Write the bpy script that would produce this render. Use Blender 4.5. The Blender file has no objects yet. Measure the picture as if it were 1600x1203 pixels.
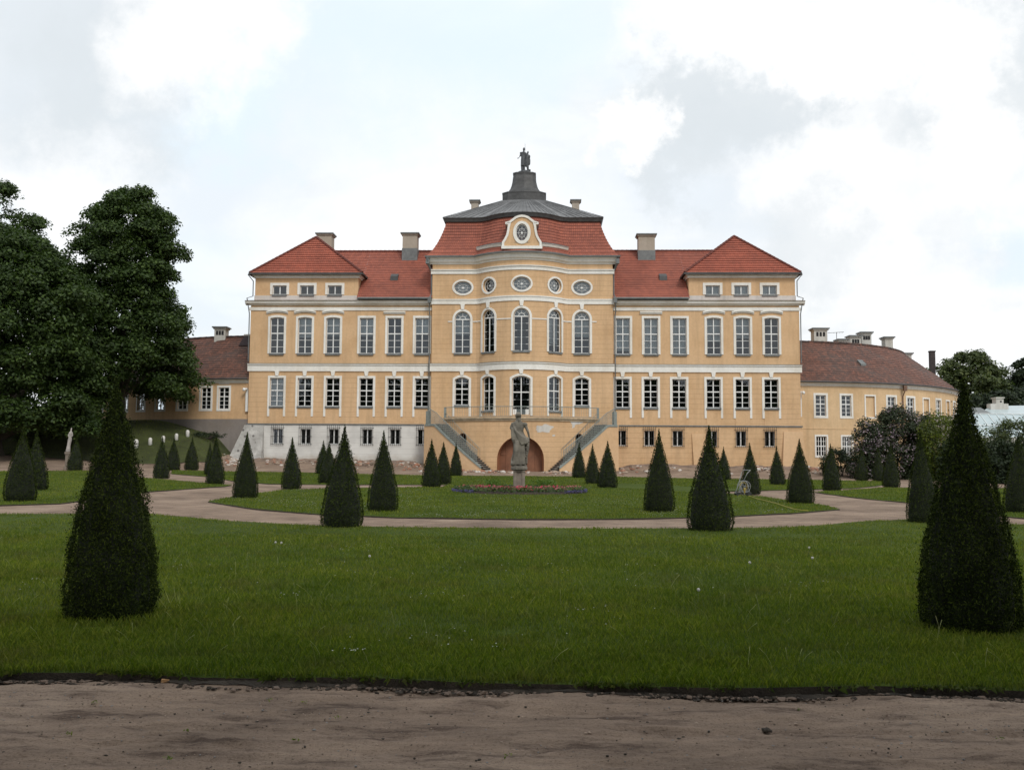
import bpy, bmesh, math, random
import numpy as np
from mathutils import Vector, Matrix, noise

random.seed(7)
rng = np.random.default_rng(7)
sc = bpy.context.scene
COL = sc.collection
rad = math.radians

# ------------------------------------------------------------------ camera
F_PX = 1500.0
PITCH, YAW, ROLL = rad(4.44), rad(0.72), rad(0.35)
EYE = Vector((0.2, 0.0, 1.6))
cam_data = bpy.data.cameras.new('camera')
cam_data.sensor_width = 36.0
cam_data.lens = 36.0 * F_PX / 1600.0
cam_data.clip_start = 0.1
cam_data.clip_end = 5000
cam = bpy.data.objects.new('camera', cam_data)
COL.objects.link(cam)
CAM_R = (Matrix.Rotation(YAW, 4, 'Z') @ Matrix.Rotation(math.pi / 2 + PITCH, 4, 'X') @ Matrix.Rotation(ROLL, 4, 'Z'))
cam.matrix_world = Matrix.Translation(EYE) @ CAM_R
sc.camera = cam

# ------------------------------------------------------------------ world + sun
SUN_EL, SUN_AZ = rad(44), rad(24)      # azimuth measured from behind the camera towards the right
world = bpy.data.worlds.new('World')
sc.world = world
world.use_nodes = True
wn, wl = world.node_tree.nodes, world.node_tree.links
wn.clear()


def N(nodes, t, **kw):
    n = nodes.new(t)
    for k, v in kw.items():
        if k.startswith('i_'):
            n.inputs[k[2:]].default_value = v
        else:
            setattr(n, k, v)
    return n


def build_world():
    out = N(wn, 'ShaderNodeOutputWorld')
    bg = N(wn, 'ShaderNodeBackground')
    bg.inputs['Strength'].default_value = 0.1
    wl.new(bg.outputs[0], out.inputs[0])
    sky = N(wn, 'ShaderNodeTexSky')
    sky.sky_type = 'NISHITA'
    sky.sun_disc = False
    sky.sun_elevation = SUN_EL
    sky.sun_rotation = math.pi - SUN_AZ
    sky.air_density = 1.0
    sky.dust_density = 2.0
    tc = N(wn, 'ShaderNodeTexCoord')
    sep = N(wn, 'ShaderNodeSeparateXYZ')
    wl.new(tc.outputs['Generated'], sep.inputs[0])
    za = N(wn, 'ShaderNodeMath', operation='ABSOLUTE')
    wl.new(sep.outputs[2], za.inputs[0])
    zz = N(wn, 'ShaderNodeMath', operation='ADD')
    zz.inputs[1].default_value = 0.16
    wl.new(za.outputs[0], zz.inputs[0])
    dx = N(wn, 'ShaderNodeMath', operation='DIVIDE')
    dy = N(wn, 'ShaderNodeMath', operation='DIVIDE')
    wl.new(sep.outputs[0], dx.inputs[0]); wl.new(zz.outputs[0], dx.inputs[1])
    wl.new(sep.outputs[1], dy.inputs[0]); wl.new(zz.outputs[0], dy.inputs[1])
    cb = N(wn, 'ShaderNodeCombineXYZ')
    wl.new(dx.outputs[0], cb.inputs[0]); wl.new(dy.outputs[0], cb.inputs[1])

    def cloud_noise(scale, detail, rough, off, dist=0.4):
        mp = N(wn, 'ShaderNodeMapping')
        mp.inputs['Location'].default_value = off
        wl.new(cb.outputs[0], mp.inputs[0])
        n = N(wn, 'ShaderNodeTexNoise')
        n.inputs['Scale'].default_value = scale
        n.inputs['Detail'].default_value = detail
        n.inputs['Roughness'].default_value = rough
        n.inputs['Distortion'].default_value = dist
        wl.new(mp.outputs[0], n.inputs['Vector'])
        return n

    def ramp(src, stops):
        r = N(wn, 'ShaderNodeValToRGB')
        cr = r.color_ramp
        cr.interpolation = 'EASE'
        while len(cr.elements) < len(stops):
            cr.elements.new(0.5)
        for e, (p, c) in zip(cr.elements, stops):
            e.position = p
            e.color = (*c, 1) if len(c) == 3 else c
        wl.new(src, r.inputs[0])
        return r
    # thickness of the cloud sheet: white where thin and bright, grey where thick
    n1 = cloud_noise(1.25, 7, 0.56, (3.1, 7.4, 0))
    grey = ramp(n1.outputs[0], [(0.36, (7.2, 7.7, 8.0)), (0.47, (9.5, 9.8, 10.0)), (0.62, (10.6, 10.6, 10.6)), (0.8, (8.6, 8.8, 9.2))])
    n2 = cloud_noise(0.8, 6, 0.55, (11.3, 2.2, 0), 0.7)
    veil = ramp(n2.outputs[0], [(0.47, (0, 0, 0)), (0.63, (1, 1, 1))])
    # blue sky seen through a thin veil
    thin = N(wn, 'ShaderNodeMix', data_type='RGBA')
    thin.inputs[0].default_value = 0.84
    wl.new(sky.outputs[0], thin.inputs[6])
    thin.inputs[7].default_value = (7.6, 8.75, 9.9, 1)
    mix = N(wn, 'ShaderNodeMix', data_type='RGBA')
    wl.new(veil.outputs[0], mix.inputs[0])
    wl.new(grey.outputs[0], mix.inputs[6])
    wl.new(thin.outputs[2], mix.inputs[7])
    # single larger cloud masses and rifts, each a soft patch of the sky around its own direction
    warp = N(wn, 'ShaderNodeTexNoise')
    warp.inputs['Scale'].default_value = 8.5
    warp.inputs['Detail'].default_value = 8
    warp.inputs['Roughness'].default_value = .64
    wl.new(tc.outputs['Generated'], warp.inputs['Vector'])
    wm_ = N(wn, 'ShaderNodeVectorMath', operation='MULTIPLY_ADD')
    wm_.inputs[1].default_value = (.24, .24, .24)
    wm_.inputs[2].default_value = (-.12, -.12, -.12)
    wl.new(warp.outputs['Color'], wm_.inputs[0])
    wa = N(wn, 'ShaderNodeVectorMath', operation='ADD')
    wl.new(tc.outputs['Generated'], wa.inputs[0]); wl.new(wm_.outputs[0], wa.inputs[1])
    cur = mix.outputs[2]
    # broad even brightening first
    b0 = N(wn, 'ShaderNodeMix', data_type='RGBA')
    b0.inputs[0].default_value = .55
    wl.new(cur, b0.inputs[6]); b0.inputs[7].default_value = (9.9, 10.1, 10.25, 1)
    cur = b0.outputs[2]
    G, B, W_ = (7.4, 7.95, 8.35), (8.1, 9.45, 10.4), (11.0, 11.0, 11.0)
    PATCH = [  # azimuth deg (right +), elevation deg, radius deg, hardness, strength, colour
        (-8, 25, 9, .2, .65, B), (-1, 23, 6, .2, .45, B), (-18, 20, 4.5, .3, .75, B), (4, 27, 7, .2, .5, B), (-19, 9, 5, .2, .35, B),
        (-27, 23, 6, .3, .65, G), (-23.5, 20, 4.5, .35, .7, G), (-28, 17, 4, .3, .4, G), (-19, 24.5, 5.5, .4, .9, W_), (-26, 14, 5, .3, .6, W_),
        (16, 19.5, 8, .25, .5, G), (26, 19, 6, .25, .4, G), (27, 24, 5.5, .35, .7, G), (21, 12, 6, .25, .45, G),
        (11.5, 25, 5, .3, .8, W_), (18.5, 22.5, 4.5, .35, .9, W_), (24.5, 21, 3.2, .4, .8, W_), (9.8, 20.8, 3.0, .5, .9, G), (13.6, 20.0, 3.2, .5, .85, G), (10.2, 17.4, 3.2, .45, .8, G),
        (7.2, 18.8, 2.3, .5, .8, W_), (20, 17.5, 3.4, .4, .6, G), (25, 16.5, 3.5, .4, .8, W_), (18, 15, 4.5, .4, .8, W_), (17, 11.8, 3.4, .4, .6, G), (22, 8.5, 5, .3, .7, W_), (27.5, 12, 3, .3, .5, B), (-4, 10, 12, .2, .7, W_),
        (42, 28, 10, .3, .6, G), (-45, 28, 12, .3, .6, G), (120, 30, 16, .3, .6, G), (-120, 25, 16, .3, .6, G), (180, 35, 16, .3, .6, G), (80, 40, 14, .3, .6, B), (-80, 45, 14, .3, .6, B)]
    for az, el, rr, hard, k, c in PATCH:
        a_, e_ = rad(az), rad(el)
        v = Vector((math.sin(a_) * math.cos(e_), math.cos(a_) * math.cos(e_), math.sin(e_)))
        dn = N(wn, 'ShaderNodeVectorMath', operation='DISTANCE')
        wl.new(wa.outputs[0], dn.inputs[0]); dn.inputs[1].default_value = v
        mr = N(wn, 'ShaderNodeMapRange', interpolation_type='SMOOTHSTEP')
        mr.inputs['From Min'].default_value = rad(rr) * 1.25
        mr.inputs['From Max'].default_value = rad(rr) * (.05 + hard)
        mr.inputs['To Max'].default_value = k
        wl.new(dn.outputs['Value'], mr.inputs[0])
        mc = N(wn, 'ShaderNodeMix', data_type='RGBA')
        wl.new(mr.outputs[0], mc.inputs[0]); wl.new(cur, mc.inputs[6]); mc.inputs[7].default_value = (*c, 1)
        cur = mc.outputs[2]
    sclr = N(wn, 'ShaderNodeVectorMath', operation='SCALE')
    sclr.inputs['Scale'].default_value = 0.86
    wl.new(cur, sclr.inputs[0])
    wl.new(sclr.outputs[0], bg.inputs[0])


build_world()
sun_d = bpy.data.lights.new('sun', 'SUN')
sun_d.energy = 1.4
sun_d.angle = rad(16)
sun_d.color = (1.0, 0.95, 0.87)
sun = bpy.data.objects.new('sun', sun_d)
COL.objects.link(sun)
sdir = Vector((math.sin(SUN_AZ) * math.cos(SUN_EL), -math.cos(SUN_AZ) * math.cos(SUN_EL), math.sin(SUN_EL)))
sun.rotation_euler = sdir.to_track_quat('Z', 'Y').to_euler()
vs = sc.view_settings
vs.view_transform = 'Standard'
vs.look = 'None'
vs.exposure = 0.25
vs.gamma = 1
vs.use_curve_mapping = False
sc.cycles.max_bounces = 6
sc.cycles.transparent_max_bounces = 12

# ------------------------------------------------------------------ terrain


def sstep(t):
    t = min(1.0, max(0.0, t))
    return t * t * (3 - 2 * t)


BASE_Y = [(-1e4, -.06), (25, -.06), (40, .03), (50, .12), (60, .20), (72, .36), (80, .48), (88, .62), (110, 1.0), (1e4, 1.2)]
TILT_Y = [(-1e4, 0), (28, 0), (46, .005), (72, .010), (88, .008), (140, 0), (1e4, 0)]


def interp(tab, v):
    for (a, p), (b, q) in zip(tab, tab[1:]):
        if v <= b:
            return p + (q - p) * (v - a) / (b - a)
    return tab[-1][1]


def terrain(x, y):
    h = interp(BASE_Y, y) - interp(TILT_Y, y) * max(-50, min(50, x))
    h += .62 * sstep((y - 80) / 7.5) * sstep((abs(x) - 7.5) / 3)
    if x < -20 and y > 60:
        h += min(.9, .055 * max(0, -x - 27)) * sstep((y - 66) / 12)
        m = .62 * sstep((-x - 26.0) / 3.0) + .38 * sstep((-x - 28) / 7)
        top = 5.0 + .3 * sstep((y - 88) / 12)
        w = m * sstep((y - 78.5) / 10.5)
        h = h + (top - h) * w if top > h else h
    return h


def pixel_ray(px, py):
    d = Vector(((px - 800) / F_PX, (601.5 - py) / F_PX, -1.0))
    return (CAM_R.to_3x3() @ d).normalized()


def ground_point(px, py):
    """Where the line of sight through a photo position meets the ground."""
    d = pixel_ray(px, py)
    t, step = 3.0, 0.5
    p = EYE + d * t
    while t < 400:
        q = EYE + d * (t + step)
        if q.z < terrain(q.x, q.y):
            lo, hi = t, t + step
            for _ in range(25):
                m = (lo + hi) / 2
                r = EYE + d * m
                if r.z < terrain(r.x, r.y):
                    hi = m
                else:
                    lo = m
            return EYE + d * hi
        t += step
    return EYE + d * 400


def at_depth(px, py, y):
    d = pixel_ray(px, py)
    return EYE + d * ((y - EYE.y) / d.y)


# ------------------------------------------------------------------ mesh helpers
class MB:
    def __init__(self):
        self.v, self.f, self.m, self.uv = [], [], [], []

    def quad(self, a, b, c, d, m=0, uv=None):
        n = len(self.v)
        self.v += [tuple(a), tuple(b), tuple(c), tuple(d)]
        self.f.append((n, n + 1, n + 2, n + 3))
        self.m.append(m)
        self.uv.append(uv)

    def poly(self, pts, m=0, uv=None):
        n = len(self.v)
        self.v += [tuple(p) for p in pts]
        self.f.append(tuple(range(n, n + len(pts))))
        self.m.append(m)
        self.uv.append(uv)

    def hexa(self, p, m=0):
        """p: 8 corners, bottom 4 (ccw from above) then top 4."""
        n = len(self.v)
        self.v += [tuple(q) for q in p]
        for f in ((3, 2, 1, 0), (4, 5, 6, 7), (0, 1, 5, 4), (1, 2, 6, 5), (2, 3, 7, 6), (3, 0, 4, 7)):
            self.f.append(tuple(n + i for i in f))
            self.m.append(m)
            self.uv.append(None)

    def box(self, x0, x1, y0, y1, z0, z1, m=0):
        self.hexa([(x0, y0, z0), (x1, y0, z0), (x1, y1, z0), (x0, y1, z0),
                   (x0, y0, z1), (x1, y0, z1), (x1, y1, z1), (x0, y1, z1)], m)

    def tube(self, pts, radii, seg=6, m=0, caps=True):
        pts = [Vector(p) for p in pts]
        if not hasattr(radii, '__len__'):
            radii = [radii] * len(pts)
        rings = []
        n0 = len(self.v)
        for i, p in enumerate(pts):
            t = (pts[min(i + 1, len(pts) - 1)] - pts[max(i - 1, 0)])
            t = t.normalized() if t.length > 1e-9 else Vector((0, 0, 1))
            ref = Vector((0, 0, 1)) if abs(t.z) < .9 else Vector((1, 0, 0))
            a = t.cross(ref).normalized()
            b = t.cross(a)
            for k in range(seg):
                an = 2 * math.pi * k / seg
                self.v.append(tuple(p + (a * math.cos(an) + b * math.sin(an)) * radii[i]))
        for i in range(len(pts) - 1):
            for k in range(seg):
                k2 = (k + 1) % seg
                self.f.append((n0 + i * seg + k, n0 + i * seg + k2, n0 + (i + 1) * seg + k2, n0 + (i + 1) * seg + k))
                self.m.append(m); self.uv.append(None)
        if caps:
            self.f.append(tuple(n0 + k for k in range(seg)))
            self.f.append(tuple(n0 + (len(pts) - 1) * seg + k for k in reversed(range(seg))))
            self.m += [m, m]; self.uv += [None, None]

    def lathe(self, prof, seg=24, c=(0, 0), m=0, sq=None):
        n0 = len(self.v)
        for r, z in prof:
            for k in range(seg):
                a = 2 * math.pi * (k + .5) / seg
                self.v.append((c[0] + r * math.cos(a), c[1] + r * math.sin(a), z))
        for i in range(len(prof) - 1):
            for k in range(seg):
                k2 = (k + 1) % seg
                self.f.append((n0 + i * seg + k, n0 + i * seg + k2, n0 + (i + 1) * seg + k2, n0 + (i + 1) * seg + k))
                self.m.append(m); self.uv.append(None)
        self.f.append(tuple(n0 + k for k in reversed(range(seg)))); self.m.append(m); self.uv.append(None)
        self.f.append(tuple(n0 + (len(prof) - 1) * seg + k for k in range(seg))); self.m.append(m); self.uv.append(None)

    def ellipsoid(self, c, r, rot=None, seg=10, rings=7, m=0):
        n0 = len(self.v)
        c = Vector(c)
        R = rot if rot else Matrix.Identity(3)
        for i in range(rings + 1):
            th = math.pi * i / rings
            for k in range(seg):
                ph = 2 * math.pi * k / seg
                p = Vector((r[0] * math.sin(th) * math.cos(ph), r[1] * math.sin(th) * math.sin(ph), r[2] * math.cos(th)))
                self.v.append(tuple(c + R @ p))
        for i in range(rings):
            for k in range(seg):
                k2 = (k + 1) % seg
                self.f.append((n0 + i * seg + k, n0 + (i + 1) * seg + k, n0 + (i + 1) * seg + k2, n0 + i * seg + k2))
                self.m.append(m); self.uv.append(None)

    def build(self, name, mats, parent=None, smooth=False, **props):
        me = bpy.data.meshes.new(name)
        me.from_pydata(self.v, [], self.f)
        if not isinstance(mats, (list, tuple)):
            mats = [mats]
        for m in mats:
            me.materials.append(m)
        me.polygons.foreach_set('material_index', self.m)
        if any(u is not None for u in self.uv):
            ul = me.uv_layers.new(name='UVMap')
            flat = []
            for f, u in zip(self.f, self.uv):
                if u is None:
                    u = [(0, 0)] * len(f)
                for q in u:
                    flat += [q[0], q[1]]
            ul.data.foreach_set('uv', flat)
        if smooth:
            me.polygons.foreach_set('use_smooth', [True] * len(me.polygons))
        me.update()
        o = bpy.data.objects.new(name, me)
        COL.objects.link(o)
        if parent:
            o.parent = parent
        for k, v in props.items():
            o[k] = v
        return o


def tag(o, label, cat, group=None, kind=None):
    o['label'] = label
    o['category'] = cat
    if group:
        o['group'] = group
    if kind:
        o['kind'] = kind
    return o


def empty(name, loc=(0, 0, 0), rz=0, label=None, cat=None, group=None):
    o = bpy.data.objects.new(name, None)
    COL.objects.link(o)
    o.location = loc
    o.rotation_euler = (0, 0, rz)
    o.empty_display_size = .3
    if label:
        tag(o, label, cat, group)
    return o


def copy_tree(o, parent=None):
    c = o.copy()
    COL.objects.link(c)
    c.parent = parent
    for ch in o.children:
        copy_tree(ch, c)
    return c


def np_mesh(name, verts, per, mats, mat_idx=None):
    """verts (n*per,3): n separate polygons of `per` corners."""
    n = len(verts) // per
    me = bpy.data.meshes.new(name)
    me.vertices.add(n * per)
    me.vertices.foreach_set('co', np.asarray(verts, dtype=np.float32).ravel())
    me.loops.add(n * per)
    me.loops.foreach_set('vertex_index', np.arange(n * per, dtype=np.int32))
    me.polygons.add(n)
    me.polygons.foreach_set('loop_start', np.arange(0, n * per, per, dtype=np.int32))
    if not isinstance(mats, (list, tuple)):
        mats = [mats]
    for m in mats:
        me.materials.append(m)
    if mat_idx is not None:
        me.polygons.foreach_set('material_index', np.asarray(mat_idx, dtype=np.int32))
    me.update()
    me.validate()
    return me


def link_mesh(name, me, parent=None, **props):
    o = bpy.data.objects.new(name, me)
    COL.objects.link(o)
    if parent:
        o.parent = parent
    for k, v in props.items():
        o[k] = v
    return o


# ------------------------------------------------------------------ materials
def mat_new(name):
    m = bpy.data.materials.new(name)
    m.use_nodes = True
    nt = m.node_tree
    b = nt.nodes['Principled BSDF']
    return m, nt, b


def lnk(nt, a, b):
    nt.links.new(a, b)


def noise_node(nt, scale, detail=5, rough=.6, coord='Object', vec=None):
    tc = nt.nodes.new('ShaderNodeTexCoord')
    n = nt.nodes.new('ShaderNodeTexNoise')
    n.inputs['Scale'].default_value = scale
    n.inputs['Detail'].default_value = detail
    n.inputs['Roughness'].default_value = rough
    lnk(nt, tc.outputs[coord] if vec is None else vec, n.inputs['Vector'])
    return n


def ramp_node(nt, src, stops):
    r = nt.nodes.new('ShaderNodeValToRGB')
    cr = r.color_ramp
    while len(cr.elements) < len(stops):
        cr.elements.new(.5)
    for e, (p, c) in zip(cr.elements, stops):
        e.position = p
        e.color = (*c, 1)
    lnk(nt, src, r.inputs[0])
    return r


def mixc(nt, fac, a, b, mode='MIX'):
    m = nt.nodes.new('ShaderNodeMix')
    m.data_type = 'RGBA'
    m.blend_type = mode
    for i, s in ((0, fac), (6, a), (7, b)):
        if isinstance(s, (int, float)):
            m.inputs[i].default_value = s
        elif isinstance(s, tuple):
            m.inputs[i].default_value = (*s, 1)
        else:
            lnk(nt, s, m.inputs[i])
    return m.outputs[2]


def bump(nt, b, h, strength=.4, dist=.02):
    n = nt.nodes.new('ShaderNodeBump')
    n.inputs['Strength'].default_value = strength
    n.inputs['Distance'].default_value = dist
    lnk(nt, h, n.inputs['Height'])
    lnk(nt, n.outputs[0], b.inputs['Normal'])
    return n


def m_plain(name, col, rough=.7, var=.25, scale=3.0, bumps=.2, metallic=0, bdist=.02):
    m, nt, b = mat_new(name)
    n = noise_node(nt, scale)
    lo = tuple(c * (1 - var) for c in col)
    hi = tuple(min(1, c * (1 + var)) for c in col)
    r = ramp_node(nt, n.outputs[0], [(.3, lo), (.7, hi)])
    lnk(nt, r.outputs[0], b.inputs['Base Color'])
    b.inputs['Roughness'].default_value = rough
    b.inputs['Metallic'].default_value = metallic
    if bumps:
        n2 = noise_node(nt, scale * 8, 4)
        bump(nt, b, n2.outputs[0], bumps, bdist)
    return m


def m_stucco(name, col, lines=True, stain=.5, pitch=.45):
    m, nt, b = mat_new(name)
    n = noise_node(nt, .35, 6, .62)
    r = ramp_node(nt, n.outputs[0], [(.28, tuple(c * f for c, f in zip(col, (.86, .82, .76)))), (.5, col), (.75, tuple(min(1, c * f) for c, f in zip(col, (1.06, 1.08, 1.12))))])
    fine = noise_node(nt, 5, 5, .7)
    r2 = ramp_node(nt, fine.outputs[0], [(.3, (.9, .9, .9)), (.7, (1.05, 1.05, 1.05))])
    c = mixc(nt, 1.0, r.outputs[0], r2.outputs[0], 'MULTIPLY')
    tc = nt.nodes.new('ShaderNodeTexCoord')
    # vertical streaks of dirt
    mp = nt.nodes.new('ShaderNodeMapping')
    mp.inputs['Scale'].default_value = (1.6, 1.6, .16)
    lnk(nt, tc.outputs['Object'], mp.inputs[0])
    sn = noise_node(nt, 1.0, 6, .65, vec=mp.outputs[0])
    sr = ramp_node(nt, sn.outputs[0], [(.47, (0, 0, 0)), (.74, (stain, stain, stain))])
    c = mixc(nt, sr.outputs[0], c, tuple(x * .62 for x in col))
    h = fine.outputs[0]
    if lines:
        sep = nt.nodes.new('ShaderNodeSeparateXYZ')
        lnk(nt, tc.outputs['Object'], sep.inputs[0])
        d = nt.nodes.new('ShaderNodeMath'); d.operation = 'DIVIDE'; d.inputs[1].default_value = pitch
        lnk(nt, sep.outputs[2], d.inputs[0])
        fr = nt.nodes.new('ShaderNodeMath'); fr.operation = 'FRACT'
        lnk(nt, d.outputs[0], fr.inputs[0])
        lt = nt.nodes.new('ShaderNodeMath'); lt.operation = 'LESS_THAN'; lt.inputs[1].default_value = .09
        lnk(nt, fr.outputs[0], lt.inputs[0])
        lf = nt.nodes.new('ShaderNodeMath'); lf.operation = 'MULTIPLY'; lf.inputs[1].default_value = .42
        lnk(nt, lt.outputs[0], lf.inputs[0])
        c = mixc(nt, lf.outputs[0], c, tuple(x * f for x, f in zip(col, (.55, .48, .42))))
    lnk(nt, c, b.inputs['Base Color'])
    b.inputs['Roughness'].default_value = .9
    bump(nt, b, h, .25, .01)
    return m


def m_tile(name, c1, c2, mortar, w=.2, hgt=.3, patch=None, patchfac=.5, line=.5):
    """roof tiles; UV in metres along and up the slope"""
    m, nt, b = mat_new(name)
    uv = nt.nodes.new('ShaderNodeUVMap')
    br = nt.nodes.new('ShaderNodeTexBrick')
    br.inputs['Color1'].default_value = (*c1, 1)
    br.inputs['Color2'].default_value = (*c2, 1)
    br.inputs['Mortar'].default_value = (*mortar, 1)
    br.inputs['Scale'].default_value = 1
    br.inputs['Mortar Size'].default_value = .014
    br.inputs['Mortar Smooth'].default_value = .3
    br.inputs['Brick Width'].default_value = w
    br.inputs['Row Height'].default_value = hgt
    lnk(nt, uv.outputs[0], br.inputs['Vector'])
    n = noise_node(nt, .5, 6, .65)
    r = ramp_node(nt, n.outputs[0], [(.3, (.78, .76, .76)), (.65, (1.12, 1.1, 1.08))])
    c = mixc(nt, 1.0, br.outputs[0], r.outputs[0], 'MULTIPLY')
    if patch:
        n2 = noise_node(nt, .28, 8, .7)
        r2 = ramp_node(nt, n2.outputs[0], [(.45, (0, 0, 0)), (.62, (patchfac,) * 3)])
        c = mixc(nt, r2.outputs[0], c, patch)
        n3 = noise_node(nt, 2.6, 6, .75)
        r3 = ramp_node(nt, n3.outputs[0], [(.50, (0, 0, 0)), (.62, (.55,) * 3)])
        c = mixc(nt, r3.outputs[0], c, tuple(x * 1.9 for x in c1))
    lnk(nt, c, b.inputs['Base Color'])
    b.inputs['Roughness'].default_value = .8
    bump(nt, b, br.outputs[1], -.5, .03)
    return m


def m_leaf(name, c_dark, c_mid, c_light, trans=.25, rough=.6):
    m, nt, b = mat_new(name)
    g = nt.nodes.new('ShaderNodeNewGeometry')
    r = ramp_node(nt, g.outputs['Random Per Island'], [(0, c_dark), (.55, c_mid), (1, c_light)])
    n = noise_node(nt, .6, 3)
    r2 = ramp_node(nt, n.outputs[0], [(.3, (.75, .8, .75)), (.7, (1.2, 1.15, 1.1))])
    c = mixc(nt, 1.0, r.outputs[0], r2.outputs[0], 'MULTIPLY')
    lnk(nt, c, b.inputs['Base Color'])
    b.inputs['Roughness'].default_value = rough
    b.inputs['Specular IOR Level'].default_value = .3 if rough < .7 else .12
    if trans:
        t = nt.nodes.new('ShaderNodeBsdfTranslucent')
        lnk(nt, mixc(nt, 1.0, c, (1.3, 1.5, .6), 'MULTIPLY'), t.inputs[0])
        mx = nt.nodes.new('ShaderNodeMixShader')
        mx.inputs[0].default_value = trans
        lnk(nt, b.outputs[0], mx.inputs[1]); lnk(nt, t.outputs[0], mx.inputs[2])
        lnk(nt, mx.outputs[0], nt.nodes['Material Output'].inputs[0])
    return m


def m_glass(name, tint=(.72, .76, .77)):
    m, nt, b = mat_new(name)
    tr = nt.nodes.new('ShaderNodeBsdfTransparent')
    tr.inputs[0].default_value = (*tint, 1)
    gl = nt.nodes.new('ShaderNodeBsdfGlossy')
    gl.inputs['Roughness'].default_value = .03
    gl.inputs[0].default_value = (.9, .95, 1, 1)
    fr = nt.nodes.new('ShaderNodeFresnel')
    fr.inputs[0].default_value = 1.5
    ad = nt.nodes.new('ShaderNodeMath'); ad.operation = 'MULTIPLY_ADD'
    ad.inputs[1].default_value = 1.7; ad.inputs[2].default_value = .01
    lnk(nt, fr.outputs[0], ad.inputs[0])
    n = noise_node(nt, .9, 2)
    bp = nt.nodes.new('ShaderNodeBump')
    bp.inputs['Strength'].default_value = .25; bp.inputs['Distance'].default_value = .05
    lnk(nt, n.outputs[0], bp.inputs['Height']); lnk(nt, bp.outputs[0], gl.inputs['Normal'])
    mx = nt.nodes.new('ShaderNodeMixShader')
    lnk(nt, ad.outputs[0], mx.inputs[0]); lnk(nt, tr.outputs[0], mx.inputs[1]); lnk(nt, gl.outputs[0], mx.inputs[2])
    lnk(nt, mx.outputs[0], nt.nodes['Material Output'].inputs[0])
    return m


PEACH = (.63, .418, .236)
M = {}
M['peach'] = m_stucco('peach_rusticated_stucco', PEACH, True, .55)
M['peach_plain'] = m_stucco('peach_smooth_stucco', PEACH, False, .55)
M['peach_wing'] = m_stucco('wing_stucco', (.66, .465, .27), False, .5)
M['peach_patch'] = m_stucco('fresh_peach_patch', (.64, .43, .25), False, .1)
M['white'] = m_stucco('white_trim', (.78, .765, .715), False, .3)
M['white_dirty'] = m_stucco('weathered_white_band', (.60, .58, .54), False, .8)
M['joinery'] = m_plain('white_joinery', (.74, .75, .74), .5, .06, 4, 0)
M['plinth_grey'] = m_stucco('grey_plinth_render', (.24, .21, .19), False, .4)
M['tile'] = m_tile('red_roof_tiles', (.34, .104, .064), (.25, .078, .052), (.12, .035, .025))
M['tile_p'] = m_tile('red_pavilion_tiles', (.37, .103, .062), (.28, .080, .050), (.12, .03, .02))
M['tile_old'] = m_tile('old_mossy_tiles', (.155, .064, .042), (.090, .044, .034), (.045, .03, .025), patch=(.075, .052, .045), patchfac=.85)
M['slate'] = m_plain('grey_sheet_roof', (.14, .142, .145), .5, .3, 1.2, .1)
M['copper_dark'] = m_plain('dark_sheet_metal', (.055, .055, .055), .6, .35, 2.5, .2)
M['gutter'] = m_plain('grey_gutter_metal', (.14, .15, .15), .5, .25, 3, .1)
M['chimney'] = m_stucco('chimney_render', (.38, .33, .27), False, .6)
M['chimney_white'] = m_stucco('white_chimney_render', (.55, .54, .50), False, .8)
M['stone'] = m_plain('weathered_sandstone', (.155, .140, .115), .9, .45, 2.2, .5, bdist=.01)
M['pedestal'] = m_plain('pedestal_stone', (.22, .185, .15), .9, .3, 3, .5)
M['bronze'] = m_plain('dark_bronze', (.055, .06, .065), .55, .4, 6, .2)
M['rail'] = m_plain('grey_green_iron', (.22, .25, .235), .6, .2, 3, 0)
M['iron'] = m_plain('black_iron', (.03, .03, .03), .6, .2, 5, 0)
M['step'] = m_plain('stone_step', (.30, .27, .24), .9, .3, 3, .3)
M['slab'] = m_plain('terrace_edge_stone', (.40, .32, .22), .9, .35, 2, .3)
M['door_niche'] = m_plain('reddish_brown_wood_door', (.20, .085, .045), .7, .25, 1.5, .1)
M['niche_wall'] = m_plain('brown_painted_reveal', (.32, .13, .06), .8, .2, 1.5, .1)
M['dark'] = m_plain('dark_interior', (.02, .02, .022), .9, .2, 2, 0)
M['glass'] = m_glass('window_glass')
M['curtain'] = m_plain('grey_white_curtain', (.60, .63, .65), .9, .22, 1.3, .1)
M['bark'] = m_plain('bark', (.06, .05, .04), .95, .4, 4, .8, bdist=.05)
M['soil'] = m_plain('dark_soil', (.042, .032, .022), .95, .5, 9, .9, bdist=.03)
M['whitepost'] = m_plain('white_painted_stone', (.62, .61, .58), .8, .2, 6, .2)


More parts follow.
